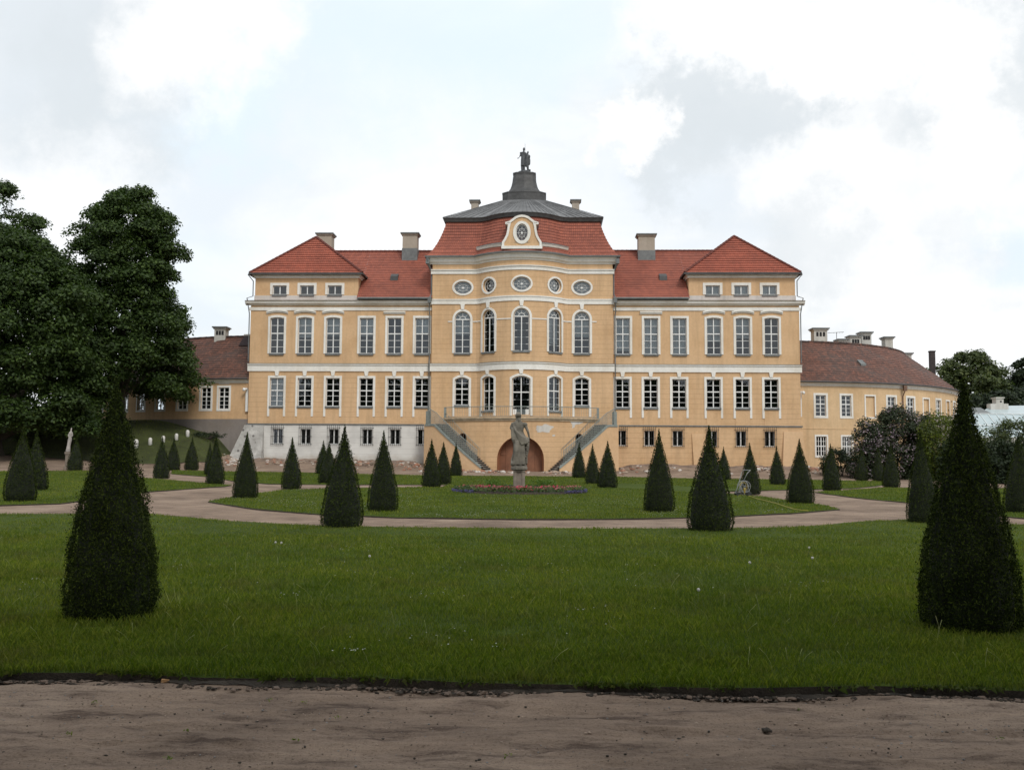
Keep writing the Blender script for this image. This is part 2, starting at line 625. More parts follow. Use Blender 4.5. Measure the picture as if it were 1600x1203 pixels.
def m_plaster_ruin():
    m, nt, b = mat_new('flaking_white_plaster')
    tc = nt.nodes.new('ShaderNodeTexCoord')
    sep = nt.nodes.new('ShaderNodeSeparateXYZ')
    lnk(nt, tc.outputs['Object'], sep.inputs[0])
    n = noise_node(nt, .5, 7, .6)
    c = ramp_node(nt, n.outputs[0], [(.3, (.50, .49, .47)), (.55, (.66, .65, .62))]).outputs[0]
    # damp, brownish foot of the wall with an uneven upper edge
    n2 = noise_node(nt, .9, 6, .65)
    mr = nt.nodes.new('ShaderNodeMapRange')
    mr.inputs['From Min'].default_value = 2.5; mr.inputs['From Max'].default_value = 1.1
    lnk(nt, sep.outputs[2], mr.inputs[0])
    mu = nt.nodes.new('ShaderNodeMath'); mu.operation = 'MULTIPLY'
    lnk(nt, mr.outputs[0], mu.inputs[0]); lnk(nt, n2.outputs[0], mu.inputs[1])
    r = ramp_node(nt, mu.outputs[0], [(.18, (0, 0, 0)), (.52, (.9, .9, .9))])
    c = mixc(nt, r.outputs[0], c, (.33, .26, .18))
    # mortar joints of the rustication
    d = nt.nodes.new('ShaderNodeMath'); d.operation = 'DIVIDE'; d.inputs[1].default_value = .5
    lnk(nt, sep.outputs[2], d.inputs[0])
    fr = nt.nodes.new('ShaderNodeMath'); fr.operation = 'FRACT'; lnk(nt, d.outputs[0], fr.inputs[0])
    lt = nt.nodes.new('ShaderNodeMath'); lt.operation = 'LESS_THAN'; lt.inputs[1].default_value = .08
    lnk(nt, fr.outputs[0], lt.inputs[0])
    lf = nt.nodes.new('ShaderNodeMath'); lf.operation = 'MULTIPLY'; lf.inputs[1].default_value = .35
    lnk(nt, lt.outputs[0], lf.inputs[0])
    c = mixc(nt, lf.outputs[0], c, (.38, .36, .33))
    lnk(nt, c, b.inputs['Base Color'])
    b.inputs['Roughness'].default_value = .92
    bump(nt, b, n2.outputs[0], .3, .03)
    return m


def m_bare_stone():
    m, nt, b = mat_new('bare_rubble_masonry')
    n = noise_node(nt, 1.3, 7, .7)
    c = ramp_node(nt, n.outputs[0], [(.30, (.28, .27, .25)), (.55, (.42, .41, .39)), (.7, (.58, .57, .54))]).outputs[0]
    v = nt.nodes.new('ShaderNodeTexVoronoi')
    v.inputs['Scale'].default_value = 1.6
    tc = nt.nodes.new('ShaderNodeTexCoord')
    lnk(nt, tc.outputs['Object'], v.inputs['Vector'])
    r = ramp_node(nt, v.outputs[0], [(.14, (.8, .8, .8)), (.22, (0, 0, 0))])
    c = mixc(nt, r.outputs[0], c, (.08, .07, .07))
    lnk(nt, c, b.inputs['Base Color'])
    b.inputs['Roughness'].default_value = .95
    bump(nt, b, n.outputs[0], .6, .08)
    return m


def m_sand():
    m, nt, b = mat_new('trodden_sand_path')
    n = noise_node(nt, .35, 8, .62)
    c = ramp_node(nt, n.outputs[0], [(.32, (.165, .121, .092)), (.5, (.250, .184, .138)), (.7, (.34, .26, .198))]).outputs[0]
    tc = nt.nodes.new('ShaderNodeTexCoord')
    mp = nt.nodes.new('ShaderNodeMapping')
    mp.inputs['Scale'].default_value = (.7, 3.2, 1)
    mp.inputs['Rotation'].default_value = (0, 0, .12)
    lnk(nt, tc.outputs['Object'], mp.inputs[0])
    n2 = noise_node(nt, 2.0, 9, .72, vec=mp.outputs[0])
    r2 = ramp_node(nt, n2.outputs[0], [(.36, (.44, .42, .43)), (.47, (.92, .92, .93)), (.68, (1.18, 1.18, 1.16))])
    c = mixc(nt, 1.0, c, r2.outputs[0], 'MULTIPLY')
    n3 = noise_node(nt, 55, 4, .8)
    r3 = ramp_node(nt, n3.outputs[0], [(.32, (.45, .42, .41)), (.44, (1, 1, 1)), (.72, (1.2, 1.2, 1.18))])
    c = mixc(nt, 1.0, c, r3.outputs[0], 'MULTIPLY')
    n4 = noise_node(nt, 14, 6, .75)
    r4 = ramp_node(nt, n4.outputs[0], [(.30, (.62, .58, .56)), (.42, (1, 1, 1)), (.66, (1.0, 1.0, 1.0)), (.78, (1.25, 1.24, 1.22))])
    c = mixc(nt, 1.0, c, r4.outputs[0], 'MULTIPLY')
    lnk(nt, c, b.inputs['Base Color'])
    b.inputs['Roughness'].default_value = .95
    b.inputs['Specular IOR Level'].default_value = .15
    ad = nt.nodes.new('ShaderNodeMath'); ad.operation = 'MULTIPLY_ADD'; ad.inputs[1].default_value = .25
    lnk(nt, n3.outputs[0], ad.inputs[0]); lnk(nt, n2.outputs[0], ad.inputs[2])
    bump(nt, b, ad.outputs[0], 1.0, .05)
    return m


def m_grassground():
    m, nt, b = mat_new('lawn_turf')
    n = noise_node(nt, .22, 8, .62)
    c = ramp_node(nt, n.outputs[0], [(.3, (.034, .053, .006)), (.5, (.050, .076, .009)), (.68, (.070, .090, .015))]).outputs[0]
    n2 = noise_node(nt, 9, 6, .75)
    r2 = ramp_node(nt, n2.outputs[0], [(.3, (.45, .5, .42)), (.5, (.95, 1, .9)), (.72, (1.5, 1.4, 1.3))])
    c = mixc(nt, 1.0, c, r2.outputs[0], 'MULTIPLY')
    n3 = noise_node(nt, .75, 7, .7)
    r3 = ramp_node(nt, n3.outputs[0], [(.58, (0, 0, 0)), (.74, (.5, .5, .5))])
    c = mixc(nt, r3.outputs[0], c, (.10, .085, .035))
    lnk(nt, c, b.inputs['Base Color'])
    b.inputs['Roughness'].default_value = .9
    b.inputs['Specular IOR Level'].default_value = .15
    bump(nt, b, n2.outputs[0], 1.0, .05)
    return m


M['plaster'] = m_plaster_ruin()
M['rubble_wall'] = m_bare_stone()
M['sand'] = m_sand()
M['turf'] = m_grassground()
def m_blade():
    m = m_leaf('grass_blades', (.062, .096, .008), (.106, .150, .012), (.190, .208, .034), .35)
    nt = m.node_tree
    b = nt.nodes['Principled BSDF']
    src = b.inputs['Base Color'].links[0].from_socket
    n = noise_node(nt, 1.1, 6, .7)
    r = ramp_node(nt, n.outputs[0], [(.50, (0, 0, 0)), (.66, (.75, .75, .75))])
    c = mixc(nt, r.outputs[0], src, (.105, .092, .030))
    n2 = noise_node(nt, .28, 4, .6)
    r2 = ramp_node(nt, n2.outputs[0], [(.35, (.72, .80, .8)), (.65, (1.25, 1.15, 1.0))])
    c = mixc(nt, 1.0, c, r2.outputs[0], 'MULTIPLY')
    lnk(nt, c, b.inputs['Base Color'])
    return m


M['blade'] = m_blade()
M['straw'] = m_leaf('pale_grass_stalks', (.20, .22, .08), (.28, .30, .13), (.34, .34, .18), .3)
M['yew'] = m_leaf('yew_foliage', (.007, .012, .002), (.017, .028, .004), (.060, .082, .012), .2, .8)
M['yew_core'] = m_plain('yew_inner_twigs', (.010, .014, .007), .95, .3, 8, 0)
M['lime_leaf'] = m_leaf('chestnut_leaves', (.020, .038, .010), (.036, .066, .014), (.065, .105, .022), .25)
M['leaf_dark'] = m_leaf('dark_tree_leaves', (.013, .022, .012), (.022, .036, .016), (.036, .055, .022), .2)
M['leaf_mid'] = m_leaf('olive_tree_leaves', (.034, .050, .016), (.058, .080, .026), (.105, .128, .042), .25)
M['leaf_yellow'] = m_leaf('fresh_yellow_green_leaves', (.06, .085, .010), (.10, .135, .014), (.16, .18, .025), .3)
M['lilac_leaf'] = m_leaf('lilac_bush_leaves', (.014, .022, .010), (.025, .038, .015), (.04, .055, .022), .15)
M['lilac'] = m_leaf('faded_lilac_blossom', (.17, .13, .17), (.28, .22, .27), (.40, .32, .37), .2)

# ------------------------------------------------------------------ ground sheet


def axis(lo, hi, pieces):
    """pieces: (from,to,step)"""
    out = []
    for a, b, s in pieces:
        n = max(1, int(round((b - a) / s)))
        out += [a + (b - a) * i / n for i in range(n)]
    out.append(pieces[-1][1])
    return out


def path_relief(x, y):
    v = Vector((x * .9, y * 2.6, 0))
    h = .034 * noise.fractal(v, .85, 2.1, 6)
    r = noise.noise(Vector((x * .35, y * 1.4, 7)))
    h += .016 * math.sin((y + .10 * x + .25 * r) * 34) * max(0, noise.noise(Vector((x * .8, y * 2.5, 3)))) * 1.1
    h += .010 * noise.noise(Vector((x * 9, y * 14, 1)))
    # wheel track running along the path
    yt = 6.05 + .02 * x + .05 * noise.noise(Vector((x * .8, 2, 2)))
    tr = math.exp(-((y - yt) / .035) ** 2)
    h -= .028 * tr * (.6 + .8 * noise.noise(Vector((x * 11, 4, 4)))) * sstep((x + .5) / 2)
    yt2 = 5.25 + .03 * x + .04 * noise.noise(Vector((x * .9, 8, 2)))
    h -= .018 * math.exp(-((y - yt2) / .05) ** 2) * (.5 + .9 * noise.noise(Vector((x * 7, 9, 4))))
    for fx, fy, a in FOOT:
        dx, dy = x - fx, y - fy
        u, v = dx * math.cos(a) + dy * math.sin(a), -dx * math.sin(a) + dy * math.cos(a)
        q = (u / .13) ** 2 + (v / .05) ** 2
        if q < 4:
            h += -.014 * math.exp(-q * 1.5) + .007 * math.exp(-(q - 1.6) ** 2 * 3)
    return h


FOOT = [(-2.9 + .36 * k + random.uniform(-.06, .06), 5.75 + .12 * (k % 2) + random.uniform(-.05, .05) - .03 * k, random.uniform(-.2, .3)) for k in range(13)]
FOOT += [(.4 + .4 * k, 6.5 + .1 * (k % 2) - .07 * k, random.uniform(.0, .5)) for k in range(8)]


def build_ground():
    xs = axis(0, 0, [(-500, -90, 40), (-90, -28, 2), (-28, -8, 1.0), (-8, -4.4, .4), (-4.4, 4.6, .034), (4.6, 8, .4), (8, 34, 1.0), (34, 90, 3), (90, 500, 40)])
    ys = axis(0, 0, [(-60, 0, 6), (0, 4, 1), (4, 4.8, .2), (4.8, 7.6, .028), (7.6, 10, .3), (10, 60, 1.25), (60, 105, 1.0), (105, 160, 4), (160, 900, 60)])
    nx, ny = len(xs), len(ys)
    V = []
    for y in ys:
        for x in xs:
            h = terrain(x, y)
            if -5.5 < x < 5.7 and 4.2 < y < 8:
                w = sstep((5.5 - abs(x)) / 1) * sstep((y - 4.2) / .5) * sstep((7.9 - y) / .4)
                h += w * path_relief(x, y)
            V.append((x, y, h))
    F = [(j * nx + i, j * nx + i + 1, (j + 1) * nx + i + 1, (j + 1) * nx + i) for j in range(ny - 1) for i in range(nx - 1)]
    me = bpy.data.meshes.new('ground')
    me.from_pydata(V, [], F)
    me.materials.append(M['sand'])
    me.polygons.foreach_set('use_smooth', [True] * len(F))
    o = link_mesh('ground', me, kind='structure')
    o['label'] = 'sandy bare ground and trodden garden paths'


build_ground()

LAWNS = {}


def lawn(name, pix, raise_h=.06, step=2.0, label=None, world_pts=None, wob=.06, skirt=None):
    pts = world_pts or [ground_point(*p) for p in pix]
    # densify + wobble the outline so the turf edge is not ruler straight
    out = []
    n = len(pts)
    for i in range(n):
        a, b = pts[i], pts[(i + 1) % n]
        L = (Vector((b[0], b[1])) - Vector((a[0], a[1]))).length
        k = max(1, int(L / (.35 if min(a[1], b[1]) < 12 else .9)))
        for j in range(k):
            t = j / k
            x, y = a[0] + (b[0] - a[0]) * t, a[1] + (b[1] - a[1]) * t
            x += wob * noise.noise(Vector((x * .9, y * .9, 5)))
            y += wob * noise.noise(Vector((x * .9, y * .9, 9)))
            out.append((x, y))
    area = sum(out[i][0] * out[(i + 1) % len(out)][1] - out[(i + 1) % len(out)][0] * out[i][1] for i in range(len(out)))
    if area < 0:
        out.reverse()
    LAWNS[name] = np.array(out)
    bm = bmesh.new()
    vs_ = [bm.verts.new((x, y, 0)) for x, y in out]
    bm.faces.new(vs_)
    x0, x1 = min(p[0] for p in out), max(p[0] for p in out)
    y0, y1 = min(p[1] for p in out), max(p[1] for p in out)
    bmesh.ops.triangulate(bm, faces=bm.faces[:])
    x = x0 + step
    while x < x1:
        bmesh.ops.bisect_plane(bm, geom=bm.verts[:] + bm.edges[:] + bm.faces[:], plane_co=(x, 0, 0), plane_no=(1, 0, 0))
        x += step
    y = y0 + step
    while y < y1:
        bmesh.ops.bisect_plane(bm, geom=bm.verts[:] + bm.edges[:] + bm.faces[:], plane_co=(0, y, 0), plane_no=(0, 1, 0))
        y += step
    edge = [e for e in bm.edges if e.is_boundary]
    r = bmesh.ops.extrude_edge_only(bm, edges=edge)
    low = {v for v in r['geom'] if isinstance(v, bmesh.types.BMVert)}
    for f in r['geom']:
        if isinstance(f, bmesh.types.BMFace):
            f.material_index = 1
    for v in bm.verts:
        h = terrain(v.co.x, v.co.y)
        v.co.z = h - .12 if v in low else h + raise_h + .02 * noise.noise(Vector((v.co.x * .7, v.co.y * .7, 1)))
    bmesh.ops.recalc_face_normals(bm, faces=bm.faces[:])
    me = bpy.data.meshes.new(name)
    bm.to_mesh(me)
    bm.free()
    me.materials.append(M['turf'])
    me.materials.append(M['soil'])
    o = link_mesh('lawn', me, kind='structure')
    if label:
        o['label'] = label
    return o


# front lawn between the near path and the ring path
gl, gr = ground_point(0, 1062), ground_point(1600, 1089)
fl = [ground_point(*p) for p in ((60, 1063), (400, 1071), (800, 1080), (1200, 1086), (1540, 1088))]
front_pts = [(-22, gl.y + .7, 0)] + [tuple(gl)] + [tuple(p) for p in fl] + [tuple(gr), (24, gr.y - .6, 0)]
back = [ground_point(*p) for p in ((1600, 823), (1530, 820), (1420, 814), (1340, 818), (1290, 823), (1230, 827), (1150, 829), (1000, 829), (815, 829),
                                  (600, 827), (500, 825), (400, 820), (330, 815), (280, 810), (235, 806), (100, 806), (0, 806))]
front_pts += [(26, back[0].y + .5, 0)] + [tuple(p) for p in back] + [(-26, back[-1].y + 1, 0)]
lawn('front', None, .06, 1.5, 'wide front lawn with mown grass and dandelions', front_pts, wob=.11)
lawn('centre', [(324, 785), (400, 797), (500, 805), (620, 810), (815, 813), (1000, 812), (1145, 808), (1240, 803), (1311, 797), (1290, 791), (1250, 786), (1190, 777),
                (1130, 772), (1060, 768.5), (990, 765), (930, 761.5), (940, 757), (1000, 757), (1100, 763), (1200, 767), (1330, 764), (1395, 757),
                (1390, 753), (1250, 750), (1100, 748.5), (960, 745.5), (815, 744.5), (700, 744), (560, 741), (450, 738.5), (350, 737), (268, 735.5), (268, 741), (330, 746), (362, 752),
                (420, 757), (520, 758), (620, 758), (700, 758), (690, 762), (600, 763), (520, 764), (440, 767), (390, 773)], .04, 2.0,
     'central lawn around the flower bed')
lawn('left', [(-60, 737), (135, 736), (190, 740), (222, 747), (290, 753), (362, 759), (350, 761), (290, 765), (225, 770), (150, 781), (95, 788), (0, 791), (-60, 791)], .04, 2.0,
     'left lawn behind the ring path')
lawn('right', [(1274, 770), (1330, 766), (1375, 763), (1440, 763), (1500, 764), (1700, 763), (1700, 814), (1600, 811), (1500, 801), (1417, 786), (1340, 779)], .04, 2.0,
     'right lawn behind the ring path')
lawn('farright', [(1405, 748), (1425, 741), (1480, 738), (1700, 738), (1700, 752), (1500, 753)], .04, 2.0, 'strip of grass below the lilac bush')
# grassy bank on the left
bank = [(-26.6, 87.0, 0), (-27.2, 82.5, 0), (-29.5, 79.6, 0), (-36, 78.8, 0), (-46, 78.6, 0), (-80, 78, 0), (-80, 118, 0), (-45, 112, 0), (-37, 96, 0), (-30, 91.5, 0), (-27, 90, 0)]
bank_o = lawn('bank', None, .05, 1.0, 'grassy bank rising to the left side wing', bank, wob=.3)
bank_o.data.materials[0] = m_plain('rough_shade_darkened_turf', (.040, .050, .012), .95, .45, .8, .8, bdist=.05)  # rough turf, with the tree shade on the bank put into its darker colour


def inside(poly, X, Y):
    res = np.zeros(len(X), bool)
    n = len(poly)
    j = n - 1
    for i in range(n):
        xi, yi = poly[i]; xj, yj = poly[j]
        c = ((yi > Y) != (yj > Y)) & (X < (xj - xi) * (Y - yi) / (yj - yi + 1e-12) + xi)
        res ^= c
        j = i
    return res


def terr_arr(X, Y):
    return np.array([terrain(a, b) for a, b in zip(X, Y)])


TOPIARY = []   # (x, y, r) filled below, blades keep out of the foot


def make_grass():
    # distance chosen so the number of blades per picture area stays about even
    n = 960000
    y = 6.2 * (95 / 6.2) ** rng.random(n)
    x = (rng.random(n) - .5) * 1.6 * y + .0126 * -y
    keep = np.zeros(n, bool)
    for k, p in LAWNS.items():
        keep |= inside(p, x, y)
    x, y = x[keep], y[keep]
    n = len(x)
    z = terr_arr(x, y) + .055 + .02 * (y < 20)
    patch = np.array([noise.noise(Vector((a * .5, b * .5, 0))) for a, b in zip(x, y)])
    patch2 = np.array([noise.noise(Vector((a * 2.4, b * 2.4, 4))) for a, b in zip(x, y)])
    h = (.020 + .034 * rng.random(n) ** 1.5) * (1 + .6 * patch + .6 * patch2) * (1 + .002 * y)
    w = np.maximum(.0026, .00030 * y) * (.7 + .6 * rng.random(n))
    a = rng.random(n) * 2 * np.pi
    lean = h * (.2 + .9 * rng.random(n))
    la = rng.random(n) * 2 * np.pi
    V = np.zeros((n, 4, 3), np.float32)
    ca, sa = np.cos(a) * w, np.sin(a) * w
    V[:, 0] = np.stack([x - ca, y - sa, z - .02], 1)
    V[:, 1] = np.stack([x + ca, y + sa, z - .02], 1)
    mx, my = np.cos(la) * lean * .52, np.sin(la) * lean * .52
    V[:, 2] = np.stack([x + ca * .7 + mx, y + sa * .7 + my, z + h * .6], 1)
    V[:, 3] = np.stack([x + np.cos(la) * lean, y + np.sin(la) * lean, z + h], 1)
    me = np_mesh('grass_blades', V.reshape(-1, 3), 4, M['blade'])
    o = link_mesh('grass', me)
    tag(o, 'short green grass blades growing all over the lawns', 'grass', kind='stuff')
    # ragged fringe hanging over the turf edge
    P = LAWNS['front']
    E = P[(P[:, 1] < 9) & (np.abs(P[:, 0]) < 7)]
    E = E[np.argsort(E[:, 0])]
    m_ = 5200
    fx = rng.uniform(-5.4, 5.6, m_)
    fy = np.interp(fx, E[:, 0], E[:, 1]) + rng.normal(.015, .03, m_)
    dens = np.array([noise.noise(Vector((a * 1.7, 3, 3))) + .5 * noise.noise(Vector((a * 7, 3, 3))) for a in fx])
    kk = dens + .22 > rng.random(m_) * .8
    fx, fy = fx[kk], fy[kk]
    m_ = len(fx)
    fz = terr_arr(fx, fy) + .065
    ln = .02 + .045 * rng.random(m_)
    a_ = rng.uniform(-2.6, -.5, m_)
    w_ = .0028
    F_ = np.zeros((m_, 4, 3), np.float32)
    dxx, dyy = np.cos(a_) * ln, np.sin(a_) * ln
    F_[:, 0] = np.stack([fx - w_, fy, fz - .01], 1)
    F_[:, 1] = np.stack([fx + w_, fy, fz - .01], 1)
    F_[:, 2] = np.stack([fx + dxx * .5 + w_, fy + dyy * .5, fz + ln * .25], 1)
    F_[:, 3] = np.stack([fx + dxx, fy + dyy, fz - ln * rng.uniform(-.4, .7, m_)], 1)
    o = link_mesh('grass_fringe', np_mesh('grass_fringe', F_.reshape(-1, 3), 4, m_leaf('edge_grass', (.035, .055, .008), (.055, .080, .012), (.10, .105, .03), .3)))
    tag(o, 'ragged fringe of grass hanging over the front lawn edge', 'grass', kind='stuff')
    # long pale stalks standing out of the near lawn
    mb = MB()
    for i in range(260):
        yy = 7.4 * (20 / 7.4) ** random.random()
        xx = (random.random() - .5) * 1.1 * yy
        if not inside(LAWNS['front'], np.array([xx]), np.array([yy]))[0]:
            continue
        zz = terrain(xx, yy) + .07
        hh = random.uniform(.08, .22)
        an, ln = random.uniform(0, 6.28), random.uniform(.2, 1.0) * hh
        pts = [(xx + math.cos(an) * ln * t * t, yy + math.sin(an) * ln * t * t, zz + hh * t) for t in (0, .35, .7, 1)]
        mb.tube(pts, [.0016, .0016, .0014, .003], 3, caps=False)
    o = mb.build('grass_stalks', M['straw'])
    tag(o, 'long pale seed stalks standing out of the front lawn', 'grass', kind='stuff')
    # clover and daisies as pale flecks
    pts = []
    for i in range(9000):
        px, py = random.uniform(330, 1300), random.uniform(758, 811)
        if noise.noise(Vector((px * .012, py * .09, 2))) + .35 * noise.noise(Vector((px * .05, py * .3, 2))) < .06:
            continue
        g = ground_point(px, py)
        if inside(LAWNS['centre'], np.array([g.x]), np.array([g.y]))[0]:
            pts.append((g.x, g.y, g.z + .08, .015))
    for cx, cy, rr, nn in ((60, 925, 25, 14), (555, 866, 28, 22), (440, 860, 12, 6), (450, 945, 20, 8), (1255, 925, 22, 10), (1080, 848, 14, 8), (680, 946, 25, 14),
                           (545, 1040, 12, 12), (530, 905, 60, 14), (900, 980, 70, 14), (815, 890, 100, 30), (1000, 900, 100, 20), (300, 900, 90, 18), (700, 1020, 80, 18)):
        for i in range(nn):
            g = ground_point(random.gauss(cx, rr), random.gauss(cy, rr * .16))
            pts.append((g.x, g.y, g.z + .13, .007 + .00025 * g.y))
    P = np.array(pts)
    n = len(P)
    V = np.zeros((n, 4, 3))
    s = P[:, 3] * (.7 + .6 * rng.random(n))
    rot = rng.random(n) * 1.57
    for k in range(4):
        V[:, k] = np.stack([P[:, 0] + s * np.cos(rot + k * 1.57), P[:, 1] + s * np.sin(rot + k * 1.57), P[:, 2] + s * .5 * (k % 2)], 1)
    me = np_mesh('daisies', V.reshape(-1, 3), 4, m_plain('white_petals', (.42, .44, .38), .8, .1, 4, 0))
    o = link_mesh('clover_flowers', me)
    tag(o, 'tiny white daisies and clover heads scattered over the lawns', 'flowers', kind='stuff')
    return


make_grass()

# ------------------------------------------------------------------ palace, in its own axes
PD = 88.0
palace = empty('palace', (0, PD, 0), rad(-1.3),
               'three storey peach yellow baroque palace with red tiled roofs and white window surrounds', 'palace')


def zrow(row, D=PD):
    v = 601.5 - row
    t = (F_PX * math.sin(PITCH) + v * math.cos(PITCH)) / (F_PX * math.cos(PITCH) - v * math.sin(PITCH))
    return EYE.z + D * t


def ucol(off, row=600, D=PD):
    z = zrow(row, D)
    return off * (D * math.cos(PITCH) + (z - EYE.z) * math.sin(PITCH)) / F_PX


def flat_map(out=0.0):
    return lambda s, z, d: (s, -(out + d), z)


BR, BC, FR = 5.0, 2.9, 0.8
UF = math.sqrt((BR + FR) ** 2 - (BC + FR) ** 2)
A1 = math.acos((BC + FR) / (BR + FR))
S1 = BR * A1
S2 = S1 + FR * A1
CW = ucol(141.5)
SMAX = S2 + CW - UF
COUT = .35


def centre_map(s, z, d):
    sg = 1 if s >= 0 else -1
    a = abs(s)
    if a <= S1:
        t = a / BR
        return (sg * (BR + d) * math.sin(t), -COUT - ((BR + d) * math.cos(t) - BC), z)
    if a <= S2:
        b = A1 - (a - S1) / FR
        return (sg * (UF - (FR - d) * math.sin(b)), -COUT - (FR - (FR - d) * math.cos(b)), z)
    return (sg * (UF + a - S2), -COUT - d, z)


def samples_s(s0, s1, curved):
    if not curved:
        return [s0, s1]
    out = [s0]
    n = max(1, int(abs(s1 - s0) / .33))
    return [s0 + (s1 - s0) * i / n for i in range(n + 1)]


def op_samples(o):
    """(s, zbottom, ztop) samples of an opening"""
    s0, s1, zb, zt, k = o['s'] - o['w'] / 2, o['s'] + o['w'] / 2, o['zb'], o['zt'], o['k']
    if k == 'rect':
        return [(s0, zb, zt), ((s0 + s1) / 2, zb, zt), (s1, zb, zt)]
    out = []
    n = 16
    for i in range(n + 1):
        a = math.pi - math.pi * i / n
        s = o['s'] + math.cos(a) * o['w'] / 2
        if k == 'round':
            out.append((s, zb, zt - o['w'] / 2 + math.sin(a) * o['w'] / 2))
        elif k == 'seg':
            r = o['rise']
            q = (2 * (s - o['s']) / o['w'])
            out.append((s, zb, zt - r + r * (1 - q * q)))
        elif k == 'oval':
            h = (zt - zb) / 2
            out.append((s, (zb + zt) / 2 - math.sin(a) * h, (zb + zt) / 2 + math.sin(a) * h))
    return out


def wall_piece(mb, mp, s0, s1, z0, z1, ops, depth=.28, curved=False, m=0, mr=None):
    mr = m if mr is None else mr
    sb = {round(s0, 5), round(s1, 5)}
    zb = {round(z0, 5), round(z1, 5)}
    for o in ops:
        sb |= {round(o['s'] - o['w'] / 2, 5), round(o['s'] + o['w'] / 2, 5)}
        zb |= {round(o['zb'], 5), round(o['zt'], 5)}
    sb = sorted(x for x in sb if s0 - 1e-4 <= x <= s1 + 1e-4)
    zb = sorted(x for x in zb if z0 - 1e-4 <= x <= z1 + 1e-4)
    for a, b in zip(sb, sb[1:]):
        for c, d in zip(zb, zb[1:]):
            ms, mz = (a + b) / 2, (c + d) / 2
            if any(abs(ms - o['s']) < o['w'] / 2 and o['zb'] < mz < o['zt'] for o in ops):
                continue
            ss = samples_s(a, b, curved)
            for p, q in zip(ss, ss[1:]):
                mb.quad(mp(p, c, 0), mp(q, c, 0), mp(q, d, 0), mp(p, d, 0), m)
    for o in ops:
        S = op_samples(o)
        for (a, ab, at), (b, bb, bt) in zip(S, S[1:]):
            if max(at, bt) < o['zt'] - 1e-5 or abs(at - bt) > 1e-6:
                mb.quad(mp(a, at, 0), mp(b, bt, 0), mp(b, o['zt'], 0), mp(a, o['zt'], 0), m)
            if abs(ab - bb) > 1e-6 or ab > o['zb'] + 1e-5:
                mb.quad(mp(a, o['zb'], 0), mp(b, o['zb'], 0), mp(b, bb, 0), mp(a, ab, 0), m)
            mb.quad(mp(a, at, -depth), mp(b, bt, -depth), mp(b, bt, 0), mp(a, at, 0), mr)
            mb.quad(mp(a, ab, 0), mp(b, bb, 0), mp(b, bb, -depth), mp(a, ab, -depth), mr)
        a, ab, at = S[0]
        mb.quad(mp(a, ab, 0), mp(a, ab, -depth), mp(a, at, -depth), mp(a, at, 0), mr)
        a, ab, at = S[-1]
        mb.quad(mp(a, ab, -depth), mp(a, ab, 0), mp(a, at, 0), mp(a, at, -depth), mr)


def mbox(mb, mp, s0, s1, z0, z1, d0, d1, m=0, curved=False):
    ss = samples_s(s0, s1, curved)
    for i, (p, q) in enumerate(zip(ss, ss[1:])):
        mb.quad(mp(p, z0, d1), mp(q, z0, d1), mp(q, z1, d1), mp(p, z1, d1), m)
        mb.quad(mp(p, z1, d1), mp(q, z1, d1), mp(q, z1, d0), mp(p, z1, d0), m)
        mb.quad(mp(p, z0, d0), mp(q, z0, d0), mp(q, z0, d1), mp(p, z0, d1), m)
    mb.quad(mp(s0, z0, d0), mp(s0, z0, d1), mp(s0, z1, d1), mp(s0, z1, d0), m)
    mb.quad(mp(s1, z0, d1), mp(s1, z0, d0), mp(s1, z1, d0), mp(s1, z1, d1), m)


def sweep_outline(mb, mp, pts, width, d0, d1, closed=False, m=0):
    """pts go round the opening with the opening on their right hand; width grows to the outside"""
    n = len(pts)
    out = []
    for i in range(n):
        p = Vector(pts[i])
        a = Vector(pts[(i - 1) % n]) if (closed or i > 0) else None
        b = Vector(pts[(i + 1) % n]) if (closed or i < n - 1) else None
        ds = []
        if a is not None:
            ds.append((p - a).normalized())
        if b is not None:
            ds.append((b - p).normalized())
        nn = Vector((0, 0))
        for d in ds:
            nn += Vector((-d.y, d.x))
        nn.normalize()
        c = max(.35, nn.dot(Vector((-ds[0].y, ds[0].x))))
        out.append(tuple(p + nn * (width / c)))
    rng_ = range(n if closed else n - 1)
    for i in rng_:
        j = (i + 1) % n
        P, Q, R, S = pts[i], pts[j], out[j], out[i]
        mb.quad(mp(*P, d1), mp(*Q, d1), mp(*R, d1), mp(*S, d1), m)
        mb.quad(mp(*S, d1), mp(*R, d1), mp(*R, d0), mp(*S, d0), m)
        mb.quad(mp(*P, d0), mp(*Q, d0), mp(*Q, d1), mp(*P, d1), m)
    if not closed:
        mb.quad(mp(*pts[0], d0), mp(*pts[0], d1), mp(*out[0], d1), mp(*out[0], d0), m)
        mb.quad(mp(*pts[-1], d1), mp(*pts[-1], d0), mp(*out[-1], d0), mp(*out[-1], d1), m)


def outline(o, legs=0.0):
    S = op_samples(o)
    if o['k'] == 'oval':
        top = [(s, t) for s, b, t in S]
        bot = [(s, b) for s, b, t in reversed(S)][1:-1]
        return top + bot, True
    pts = [(S[0][0], S[0][1] - legs)] + [(s, t) for s, b, t in S if not (o['k'] == 'rect' and abs(s - o['s']) < 1e-6)] + [(S[-1][0], S[-1][1] - legs)]
    return pts, False


CURT = random.Random(3)


